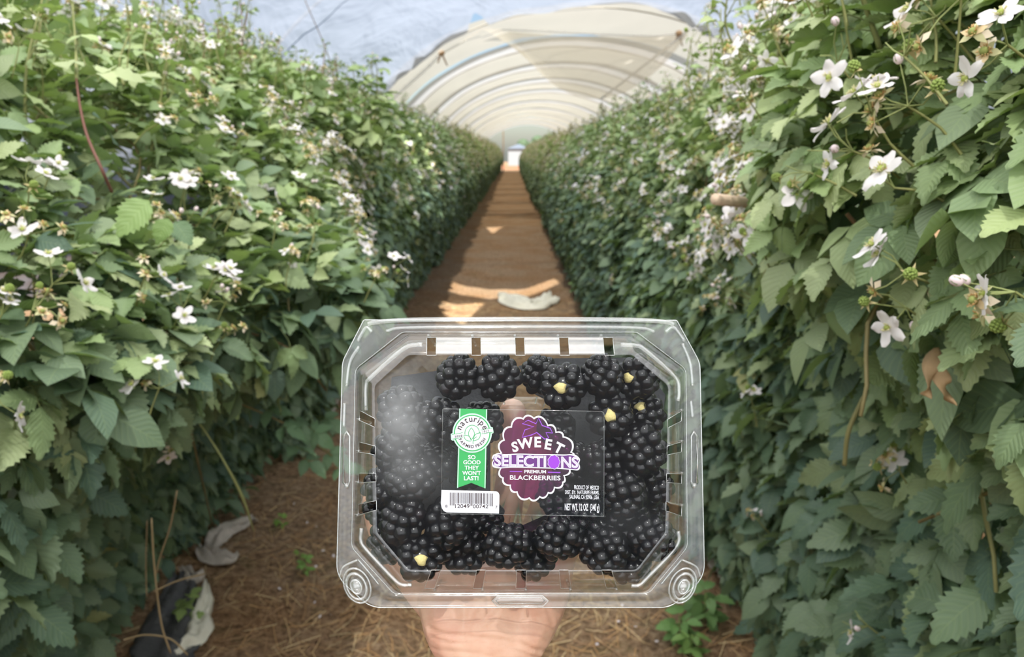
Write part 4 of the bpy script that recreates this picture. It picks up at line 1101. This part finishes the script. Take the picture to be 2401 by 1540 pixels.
def place_head(kind, p, d, parent, origin, rng, scale=1.0, centers=True, near=True):
    lst = HEADS[kind]; me, cm = lst[rng.integers(0, len(lst))]
    o = bpy.data.objects.new(kind, me); COL.objects.link(o); o.parent = parent
    q = Vector(d).to_track_quat('Z', 'Y') @ Quaternion((0, 0, 1), rng.uniform(0, 6.28))
    o.location = Vector(np.asarray(p) - origin); o.rotation_mode = 'QUATERNION'; o.rotation_quaternion = q; o.scale = (scale,) * 3
    if cm is not None and centers:
        c = bpy.data.objects.new('flower_center', cm); COL.objects.link(c); c.parent = o
    return o
def cluster(p, n, rng, stems, heads, k, up=.55, spread=.05, mix=(.26, .50, .11, .13)):
    d0 = norm(n * .6 + np.array([0, 0, up]) + rng.normal(0, .25, 3)); base = p - d0 * .05
    knot = p + d0 * .02
    tube(stems, spline([base, (base + knot) / 2 + rng.normal(0, .004, 3), knot], 5), [.0018, .0016, .0014, .0013, .0012], 4, tint=(.24, .25, .09), caps=False)
    for _ in range(k):
        d = norm(d0 + rng.normal(0, .65, 3)); L = rng.uniform(.4, 1.0) * spread; e = knot + d * L
        tube(stems, [knot, (knot + e) / 2 + rng.normal(0, .003, 3), e], [.0010, .0009, .0008], 3, tint=(.28, .32, .12), caps=False)
        kind = KINDS[rng.choice(4, p=mix)]
        heads.append((kind, e, norm(d * .8 + n * .35 + np.array([0, 0, .35]) + rng.normal(0, .2, 3))))
def shoot(leaves, stems, heads, rng, base, tip, size=.045, red=False, blossoms=4):
    """An upright flowering shoot above the row."""
    base, tip = np.asarray(base), np.asarray(tip); L = np.linalg.norm(tip - base)
    pts = spline([base, (base * .5 + tip * .5) + rng.normal(0, .015, 3), tip], 12)
    tube(stems, pts, np.linspace(.0036, .0016, 12), 5, tint=(.22, .09, .07) if red else (.25, .26, .10))
    n = max(4, int(L / .028)); P, T, N, Sz = [], [], [], []
    for i in range(n):
        f = (i + .5) / n; p = pts[min(11, int(f * 12))]; a = i * 2.4 + rng.normal(0, .3)
        t = np.array([math.cos(a), math.sin(a), .35 - .5 * rng.random()]); s = size * (1.25 - .75 * f)
        P.append(p + norm(t) * s * .6); T.append(t); N.append(np.array([0, 0, 1.0]) + rng.normal(0, .25, 3)); Sz.append(s)
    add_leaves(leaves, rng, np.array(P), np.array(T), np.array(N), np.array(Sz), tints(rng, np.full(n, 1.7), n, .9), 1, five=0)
    for i in range(2):
        cluster(tip + np.array([0, 0, -.03 - .05 * i]), norm(rng.normal(0, .4, 3) + (0, 0, .7)), rng, stems, heads, blossoms, spread=.045)

def make_bush(name, rows, side, y0, y1, seed, lod, label, group, dens, inner, clusters, shoots=(), canes=3, special=None, objects=True, far=False, wild=0):
    rng = np.random.default_rng(seed); org = np.array([side * 1.35 if side < 0 else 1.25, (y0 + y1) / 2, 0.0])
    org[2] = gz(org[0], org[1])
    root = empty(name, org); leaves, stems, heads = MB(), MB(), []
    foliage(leaves, rows, side, rng, y0 - .06, y1 + .06, dens, lod, .045)
    foliage(leaves, rows, side, rng, y0 - .06, y1 + .06, inner, 2, .16, size=(.065, .095), young0=1.25)
    for _ in range(clusters):
        p, n = sample(rows, side, rng, rng.uniform(y0, y1), zmin=(1.28 if side > 0 and y1 < 2 else 1.08) if rng.random() < .92 else .45)
        if not clear_of_view(p): continue
        if side > 0 and np.linalg.norm(np.cross(p - at(1700, 469, 1.2), norm(ray(1700, 469)))) < .085 and p[1] < 1.4: continue   # keeps the stake end free
        cluster(p + n * rng.uniform(.02, .075), n, rng, stems, heads, rng.integers(4, 8))
    for _ in range(wild):                                # young shoots breaking the outline of the row
        y = rng.uniform(y0, y1); pr = profile(rows, y); f = rng.uniform(0, 1); k = 6 if rng.random() < .5 else 7
        b0 = np.array([pr[k][0] * (1 - f) + pr[min(8, k + 1)][0] * f, y, pr[k][1] * (1 - f) + pr[min(8, k + 1)][1] * f - .05])
        shoot(leaves, stems, heads, rng, b0, b0 + np.array([-side * rng.uniform(-.02, .10), rng.normal(0, .05), rng.uniform(.14, .34)]), size=rng.uniform(.040, .058), red=rng.random() < .4, blossoms=int(rng.integers(3, 6)))
    for b, t, kw in shoots: shoot(leaves, stems, heads, rng, b, t, **kw)
    if special: special(leaves, stems, heads, rng, root, org)
    leaves.build('foliage', M['leaf'], root, org)
    if stems.n: stems.build('flower_stems', M['stem'], root, org)['kind'] = 'stuff'
    for c in range(canes):
        y = rng.uniform(y0, y1); p = profile(rows, y); xb = side * (1.45 if side < 0 else 1.35)
        k = rng.integers(3, 7); xo, zo = p[k]; b = MB()
        pts = spline([(xb, y, .0), (xb + rng.normal(0, .1), y + rng.normal(0, .08), .8), (xb * .75 + xo * .25, y, zo + .12), (xo * .9 + xb * .1, y + rng.normal(0, .08), zo), (xo, y + rng.normal(0, .12), zo - .18)], 22)
        tube(b, pts, np.linspace(.0048, .0025, 22), 6, tint=[(.24, .20, .09), (.21, .15, .07), (.28, .27, .11)][c % 3])
        b.build('cane', M['stem'], root, org)
    cnt = {}
    if objects:
        rest = MB()
        for kind, p, d in heads:
            cnt[kind] = cnt.get(kind, 0) + 1
            if cnt[kind] > 98: continue
            place_head(kind, p, d, root, org, rng, scale=rng.uniform(.85, 1.15) * (1.14 if kind == 'flower' else 1.08), centers=not far)
    else:
        mb = MB()
        for kind, p, d in heads:
            src = FARHEAD['flower' if kind in ('flower', 'flower_bud') else 'withered_flower']; m3 = np.array(Vector(d).to_track_quat('Z', 'Y').to_matrix())
            for (v, tt, (f, _)) in zip(src.v, src.t, src.f): mb.add(v @ m3.T * 1.15 + p, [f - f.min()], tint=tt)
        o = mb.build('blossoms', M['petal'], root, org); o['kind'] = 'stuff'
    tag(root, label, 'bush', group)
    return root

# -------- left row, near the camera
def left_cane(leaves, stems, heads, rng, root, org):
    b = MB(); tube(b, spline([at(179, 185, 1.36), at(188, 250, 1.34), at(205, 320, 1.32), at(238, 395, 1.30), at(262, 450, 1.34)], 24), np.linspace(.0020, .0030, 24), 7, tint=(.17, .075, .055)); o = b.build('cane', M['stem'], root, org); o['label'] = 'reddish bare cane'
    shoot(leaves, stems, heads, rng, at(179, 185, 1.36), at(170, 10, 1.5), size=.055)
def left_big_leaf(leaves, stems, heads, rng, root, org):
    # the pale leaf that hangs out of the face
    big = MB()
    for px, py, D, tx, tz, s, tnt in ((350, 470, 1.24, -.45, -.50, .078, (.25, .36, .13)), (395, 512, 1.3, -.25, -.6, .050, (.22, .33, .11)), (410, 520, 1.34, .5, -.5, .055, (.12, .20, .10))):
        p = at(px, py, D); t = np.array([tx, -.35, tz]); 
        V, Q, UV = LOD[0][0]; t = norm(t); n = norm(np.array([.15, -.75, .55])); n = norm(n - t * np.dot(n, t)); bb = np.cross(t, n)
        leaves.add(p + (V[:, :1] * bb * 1.15 + V[:, 1:2] * t + V[:, 2:] * n) * s, [Q], uv=UV, tint=tnt)
SH = lambda px, py, d, px2, py2, d2=None, **kw: (at(px, py, d), at(px2, py2, d2 or d), kw)
L_SEGS = [(-.1, .75), (.75, 1.35), (1.35, 1.95), (1.95, 2.6), (2.6, 3.5), (3.5, 4.7), (4.7, 6.2)]
ORD = ['nearest', 'second', 'third', 'fourth', 'fifth', 'sixth', 'seventh', 'eighth', 'ninth', 'tenth', 'eleventh', 'twelfth', 'thirteenth', 'fourteenth']
LSHOOT = {1: [SH(60, 160, 1.55, 70, 20, 1.6), SH(290, 200, 1.7, 300, 85, 1.75)], 2: [SH(430, 160, 2.2, 434, 58, 2.2), SH(350, 170, 2.0, 345, 70, 2.1)], 3: [SH(520, 170, 2.6, 535, 62, 2.6), SH(560, 190, 2.7, 590, 105, 2.7)],
          4: [SH(655, 260, 3.3, 650, 150, 3.3), SH(720, 260, 3.4, 724, 145, 3.4, size=.075)], 5: [SH(868, 330, 4.0, 872, 130, 4.0, size=.115, blossoms=5), SH(875, 330, 4.0, 884, 160, 4.0, size=.10, blossoms=4), SH(800, 300, 4.6, 790, 215, 4.6), SH(850, 330, 4.0, 852, 170, 4.0, size=.10)], 6: [SH(890, 330, 5.6, 905, 225, 5.6)]}
LLAB = ['blackberry bush at the left edge of the picture, nearest the camera in the left row', 'blackberry bush with a reddish bare cane, second from the camera in the left row',
        'blackberry bush with a big pale toothed leaf hanging out, third in the left row', 'blackberry bush bulging furthest into the aisle with withered blossoms, left row',
        'blackberry bush just behind the bulging one in the left row', 'blackberry bush with a tall dark shoot standing above the left row', 'blackberry bush just beyond the tall shoot in the left row']
for i, (a, b) in enumerate(L_SEGS):
    lod = 0 if b < 2.7 else 1
    make_bush('blackberry_bush', LEFT, -1, a, b, 100 + i, lod, LLAB[i], 'left row of blackberry bushes', 440 if lod == 0 else 500, 330, int((b - a) * 95), LSHOOT.get(i, ()), 4, {1: left_cane, 2: left_big_leaf}.get(i), wild=int((b - a) * 11))
# -------- right row, near the camera
def right_canes(leaves, stems, heads, rng, root, org):
    for pts, r, c, lb in (([at(2420, 135, .95), at(2330, 165, .93), at(2180, 245, .90), at(2080, 290, .90), at(2000, 385, .92), at(1930, 395, .96)], .0032, (.34, .33, .12), 'yellow-green arching cane'),
                      ([at(2240, 500, .98), at(2130, 650, .98), at(2070, 600, .98), at(2010, 530, .96), at(1985, 500, .96)], .0028, (.22, .13, .07), None),
                      ([at(2385, 960, .98), at(2375, 1120, .98), at(2368, 1260, 1.0)], .0030, (.24, .13, .08), None),
                      ([at(2025, 930, 1.12), at(1990, 1010, 1.12), at(1980, 1090, 1.14)], .0035, (.24, .22, .09), None)):
        b = MB(); tube(b, spline(pts, 24), r, 7, tint=c); o = b.build('cane', M['stem'], root, org)
        if lb: o['label'] = lb
R_SEGS = [(-.1, .72), (.72, 1.28), (1.28, 1.9), (1.9, 2.6), (2.6, 3.5), (3.5, 4.7), (4.7, 6.2)]
RSHOOT = {2: [SH(1700, 160, 2.0, 1690, 20, 2.0, blossoms=5)], 3: [SH(1660, 190, 2.5, 1652, 15, 2.5, size=.04, blossoms=5), SH(1630, 240, 2.6, 1622, 90, 2.6, size=.04, blossoms=5)], 4: [SH(1560, 280, 3.4, 1570, 190, 3.4)],
          5: [SH(1480, 330, 4.6, 1478, 225, 4.6)], 6: [SH(1440, 340, 5.6, 1435, 245, 5.6)]}
RLAB = ['blackberry bush at the right edge of the picture, nearest the camera in the right row', 'blackberry bush with an arching yellow-green cane and white blossoms, second in the right row',
        'blackberry bush holding a sawn stake end, third from the camera in the right row', 'blackberry bush with thin flowering shoots against the film, fourth in the right row',
        'fifth blackberry bush from the camera in the right row', 'sixth blackberry bush from the camera in the right row', 'seventh blackberry bush from the camera in the right row']
for i, (a, b) in enumerate(R_SEGS):
    lod = 0 if b < 2.0 else 1
    make_bush('blackberry_bush', RIGHT, 1, a, b, 200 + i, lod, RLAB[i], 'right row of blackberry bushes', 500 if lod == 0 else 520, 330, int((b - a) * (105 if i < 3 else 85)), RSHOOT.get(i, ()), 4, {1: right_canes}.get(i), wild=int((b - a) * 7))
# -------- both rows on into the distance: a few bushes copied along the tunnel
for side, rows, nm in ((-1, LEFT, 'left'), (1, RIGHT, 'right')):
    mids = [make_bush('blackberry_bush', rows, side, 6.2 + 1.9 * k, 8.1 + 1.9 * k, 300 + 10 * side + k, 1, '', None, 400, 260, 75, (), 2, far=True, wild=8) for k in range(2)]
    fars = [make_bush('blackberry_bush', rows, side, 10.0 + 2.0 * k, 12.0 + 2.0 * k, 400 + 10 * side + k, 2, '', None, 430, 200, 60, (), 1, objects=False, far=True, wild=7) for k in range(3)]
    for k, o in enumerate(mids): tag(o, f'{ORD[7 + k]} blackberry bush from the camera in the {nm} row', 'bush', f'{nm} row of blackberry bushes')
    for k, o in enumerate(fars): tag(o, f'{ORD[9 + k]} blackberry bush from the camera in the {nm} row', 'bush', f'{nm} row of blackberry bushes')
    y = 17.0; k = 0
    while y < 66:
        c = link_copy(fars[k % 3]); c.location.y = y; c.location.z += RNG.uniform(-.04, .05); c.location.x += RNG.uniform(-.05, .05)
        c.scale = (1, RNG.uniform(1.0, 1.12) * random.choice((1, -1)), RNG.uniform(.96, 1.05))
        tag(c, f'distant blackberry bush in the far part of the {nm} row', 'bush', f'far bushes of the {nm} row'); y += 2.0; k += 1
# ------------------------------------------------------------------ things on the ground and among the leaves
rng = np.random.default_rng(77)
mb = MB()
for i in range(9000):                                     # dry straw trodden into the dirt
    y = 1.2 + 6.5 * rng.random() ** 1.8; x = rng.normal(-.15, .55)
    if not -1.25 < x < .95: continue
    L = rng.uniform(.03, .13); a = rng.uniform(0, math.pi); z = gz(x, y) + rng.uniform(.001, .012); bend = rng.normal(0, .25)
    d = np.array([math.cos(a), math.sin(a), 0]); n = np.array([-d[1], d[0], 0]); w = rng.uniform(.0007, .0018)
    P = [np.array([x, y, z]) + d * L * t + n * bend * L * t * t + np.array([0, 0, .012 * math.sin(math.pi * t) * rng.random()]) for t in (-.5, 0, .5)]
    V = []
    for p in P: V += [p + n * w, p - n * w, p + (0, 0, w * 1.3)]
    c = np.array([(.44, .30, .15), (.34, .21, .11), (.50, .38, .21), (.26, .16, .09), (.40, .24, .11)][rng.integers(0, 5)]) * rng.uniform(1.0, 1.4)
    mb.add(V, [[0, 3, 5, 2], [1, 2, 5, 4], [3, 6, 8, 5], [4, 5, 8, 7]], tint=c)
tag(mb.build('dry_straw', M['straw']), 'dry brown straw and stalks trodden into the dirt of the aisle', 'straw', kind='stuff')
# fallen petals
pm = MB(); pm.add([(-.005, 0, 0), (0, -.004, .0015), (.006, 0, .002), (0, .005, .001)], [[0, 1, 2, 3]], tint=(.86, .80, .82)); PET = pm.mesh('fallen_petal', M['petal'])
SP = [(1070 - 350, 1218), (742, 1230), (757, 1288), (782, 1300), (741, 1324), (738, 1402), (750, 1434), (580, 1313), (775, 1430), (1450, 1450), (1490, 1464), (1400, 1500), (690, 1180), (770, 1120), (655, 1375), (1540, 1500), (1460, 1410)]
for i, (px, py) in enumerate(SP):
    o = bpy.data.objects.new('fallen_petal', PET); COL.objects.link(o); p = on_ground(px, py); o.location = (p[0], p[1], gz(p[0], p[1]) + .012); o.rotation_euler = (rng.normal(0, .3), rng.normal(0, .3), rng.uniform(0, 6)); o.scale = (rng.uniform(1, 1.6),) * 3
    tag(o, 'small white fallen petal lying on the brown dirt', 'petal', 'petals fallen on the ground')
def sheet_scrap(name, outline, mat, label, cat, lift=.03, rough=.02, n=10, thick=.002):
    """A crumpled scrap lying on the ground: spine points with widths (photo pixels on the ground)."""
    sp_ = np.array([on_ground(px, py) for px, py, w in outline]); w = np.array([q[2] for q in outline])
    s = spline(sp_, 26); ww = np.interp(np.linspace(0, 1, 26), np.linspace(0, 1, len(w)), w); t = norm(np.gradient(s, axis=0)); nn = np.c_[-t[:, 1], t[:, 0], 0 * t[:, 0]]
    V = []
    for i in range(26):
        for j in range(n):
            u = j / (n - 1) * 2 - 1; p = s[i] + nn[i] * u * ww[i]
            h = lift * (1 - u * u) * .6 + rough * noise.noise(Vector((p[0] * 30, p[1] * 30, 1))) + rough * .6 * math.cos(u * 6 + i * .25)
            p = p + nn[i] * .25 * ww[i] * noise.noise(Vector((i * .4, u * 2, 7)))
            V.append((p[0], p[1], gz(p[0], p[1]) + .012 + max(0, h)))
    V = np.array(V); idx = np.arange(26 * n).reshape(26, n); q = np.stack([idx[:-1, :-1], idx[:-1, 1:], idx[1:, 1:], idx[1:, :-1]], -1).reshape(-1, 4)
    b = MB(); b.add(V, [q]); o = b.build(name, M[mat]); md = o.modifiers.new('t', 'SOLIDIFY'); md.thickness = thick
    return tag(o, label, cat)
sheet_scrap('plastic_strip', [(484, 1380, .010), (478, 1420, .030), (470, 1450, .034), (468, 1472, .042), (464, 1500, .034), (440, 1515, .020), (412, 1542, .006)], 'scrap', 'crumpled cream plastic strip lying at the foot of the left row', 'plastic strip', .035, .015)
sheet_scrap('plastic_scrap', [(500, 1300, .03), (520, 1262, .05), (560, 1240, .05), (600, 1225, .025)], 'dirtyscrap', 'torn dirty white plastic scrap half buried beside the left row', 'plastic scrap', .01, .02)
sheet_scrap('plastic_scrap', [(470, 1300, .02), (500, 1320, .05), (540, 1318, .04), (560, 1310, .01)], 'dirtyscrap', 'muddy shredded plastic scrap just above the cream strip', 'plastic scrap', .01, .025)
sheet_scrap('plastic_scrap', [(430, 1350, .015), (455, 1372, .03), (480, 1362, .015)], 'dirtyscrap', 'small muddy plastic scrap close to the straw stalks under the left row', 'plastic scrap', .012, .02)
sheet_scrap('plastic_scrap', [(740, 1010, .04), (765, 960, .06), (795, 900, .05)], 'dirtyscrap', 'pale plastic scrap on the soil left of the clamshell', 'plastic scrap', .02, .03)
sheet_scrap('plastic_scrap', [(1675, 1290, .05), (1700, 1330, .06), (1720, 1370, .05)], 'dirtyscrap', 'pale plastic scrap half hidden under the right row', 'plastic scrap', .01, .03)
sheet_scrap('mulch_film', [(430, 1365, .03), (415, 1430, .07), (395, 1500, .09), (370, 1600, .10)], 'mulch', 'black mulch film lying beside the cream strip', 'mulch film', .02, .02)
sheet_scrap('plastic_sack', [(1172, 694, .06), (1200, 700, .16), (1228, 712, .17), (1252, 716, .10), (1262, 712, .13), (1284, 700, .15), (1290, 694, .05)], 'scrap', 'flattened cream plastic sack lying across the aisle above the clamshell', 'plastic sack', .06, .05)
# dry stalks standing at the foot of the left row, one long grass blade
for pts, c, lab, r in (([at(355, 1215, 1.55), at(362, 1330, 1.6), at(378, 1460, 1.66), at(400, 1530, 1.7)], (.36, .27, .15), 'dry stalk standing closest to the big leaf tips under the left row', .0022),
                    ([at(415, 1150, 1.6), at(400, 1230, 1.64), at(374, 1310, 1.68), at(365, 1350, 1.7)], (.34, .25, .14), 'dry bent stalk leaning across the gap under the left row', .002),
                    ([at(290, 1500, 1.6), at(340, 1488, 1.66), at(400, 1498, 1.7), at(440, 1535, 1.72)], (.32, .24, .13), 'dry stalk arching over the black mulch film', .002),
                    ([at(362, 1385, 1.7), at(420, 1360, 1.8), at(480, 1345, 1.9)], (.36, .27, .15), 'dry stalk lying across in front of the muddy scraps', .002),
                    ([at(345, 1220, 1.7), at(342, 1320, 1.74), at(344, 1400, 1.76)], (.30, .22, .12), 'thin dry stalk hanging behind the closest one', .0016)):
    b = MB(); tube(b, spline(pts, 16), r, 5, tint=c); tag(b.build('dry_stalk', M['stem']), lab, 'stalk')
b = MB(); pts = spline([at(425, 940, 1.75), at(480, 1010, 1.8), at(530, 1090, 1.85), at(570, 1170, 1.95), at(595, 1245, 2.1)], 30); w = np.interp(np.linspace(0, 1, 30), [0, .5, .75, 1], [.0012, .003, .0042, .0015]); tube(b, pts, w, 5, tint=(.38, .42, .18)); tag(b.build('grass_blade', M['stem']), 'long thin grass blade arching down over the dirt left of the clamshell', 'grass blade')
def weed(px, py, n, h, label, tint_=(.24, .42, .08)):
    p = on_ground(px, py); p[2] = gz(p[0], p[1]) + .004; r = empty('weed', p); b = MB()
    P, T, N, Sz = [], [], [], []
    for i in range(n):
        a = i * 2.4; f = (i + 1) / n; P.append((.01 * math.cos(a), .01 * math.sin(a), h * f)); T.append((math.cos(a), math.sin(a), .3)); N.append((0, -.3, 1)); Sz.append(h * .55)
    add_leaves(b, rng, np.array(P, float), np.array(T), np.array(N, float), np.array(Sz), np.tile(tint_, (n, 1)), 1, five=0); b.build('leaves', M['leaf'], r)
    b = MB(); tube(b, [(0, 0, -.01), (0, 0, h)], .0015, 5, tint=(.2, .3, .08)); b.build('stem', M['stem'], r); tag(r, label, 'weed')
weed(655, 1232, 4, .05, 'small bright green weed sprouting below the tip of the grass blade'); weed(712, 1335, 4, .055, 'small bright green weed sprouting left of the clamshell corner', (.20, .36, .08)); weed(700, 1300, 3, .03, 'tiny weed just behind the corner weed')
weed(1590, 1500, 7, .10, 'leafy weed at the foot of the right row, nearest the clamshell', (.16, .30, .09)); weed(1650, 1460, 7, .12, 'leafy weed under the right row, beside the hanging leaves', (.15, .27, .09)); weed(1620, 1530, 6, .08, 'leafy weed at the bottom edge below the right row', (.2, .33, .09)); weed(1350, 690, 5, .12, 'green weed at the edge of the aisle by the right row', (.18, .3, .1))
weed(440, 1465, 4, .09, 'small weed with pale leaves growing on the black mulch film', (.27, .36, .12))
weed(1010, 600, 6, .2, 'green weed at the foot of the left row far down the aisle', (.1, .18, .08))
# a low spray of leaves reaching over the dirt from the left row
r = empty('bramble_spray', on_ground(640, 1180)); org = np.array(r.location); b = MB()
specs = [(690, 985, 2.0), (735, 1010, 2.05), (660, 1000, 1.95), (770, 1060, 2.1), (715, 1075, 2.05), (760, 980, 2.15), (625, 960, 1.95), (795, 1095, 2.1), (690, 1045, 2.0)]
P = np.array([at(*q) for q in specs]); n = len(P)
add_leaves(b, rng, P, np.c_[np.full(n, .8), np.full(n, -.3), rng.normal(-.35, .2, n)], np.tile([.1, -.45, .85], (n, 1)) + rng.normal(0, .15, (n, 3)), np.full(n, .062), np.tile([.13, .22, .12], (n, 1)) * rng.uniform(.85, 1.15, (n, 1)), 0)
b.build('foliage', M['leaf'], r, org); b = MB(); tube(b, spline([at(430, 900, 1.9), at(560, 945, 1.92), at(680, 1000, 2.0), at(780, 1070, 2.1)], 20), .0028, 6, tint=(.22, .18, .08)); b.build('cane', M['stem'], r, org)
b = MB(); tube(b, spline([at(430, 900, 1.9), at(450, 1020, 2.0), on_ground(500, 1240)], 12), .003, 6, tint=(.22, .18, .08)); b.build('cane', M['stem'], r, org)
tag(r, 'low spray of dark leaves reaching over the dirt left of the clamshell', 'bramble spray')
# sawn wooden stake end sticking out of the right row
b = MB(); tube(b, [at(1678, 467, 1.20), at(1760, 476, 1.32), at(1960, 492, 1.7)], .0098, 10); tag(b.build('wooden_stake', M['pale_wood']), 'sawn end of a pale wooden stake sticking out of the right row', 'stake')
# withered leaves hanging in the right row
for pts, lab in (([(2198, 815, .80), (2188, 870, .79), (2180, 905, .79), (2172, 930, .79)], 'narrow withered brown leaf hanging in the right row, the left one of two'), ([(2205, 855, .79), (2212, 895, .78), (2218, 920, .78), (2232, 945, .78)], 'curled withered brown leaf hanging in the right row, the right one of two')):
    b = MB(); s = spline([at(*q) for q in pts], 16); V = []
    for i, p in enumerate(s):
        w = .007 * math.sin(math.pi * min(1, i / 15 * .92 + .06)) ** .7
        for u in (-1, -.5, 0, .5, 1): V.append(p + np.array([u * w, .25 * abs(u) * w * 2 - .01 * math.sin(i * .5) * u, .1 * u * w]))
    b.add(V, [[i * 5 + j, i * 5 + j + 1, i * 5 + j + 6, i * 5 + j + 5] for i in range(15) for j in range(4)]); o = b.build('withered_leaf', M['deadleaf']); o.modifiers.new('t', 'SOLIDIFY').thickness = .0006; tag(o, lab, 'dead leaf')
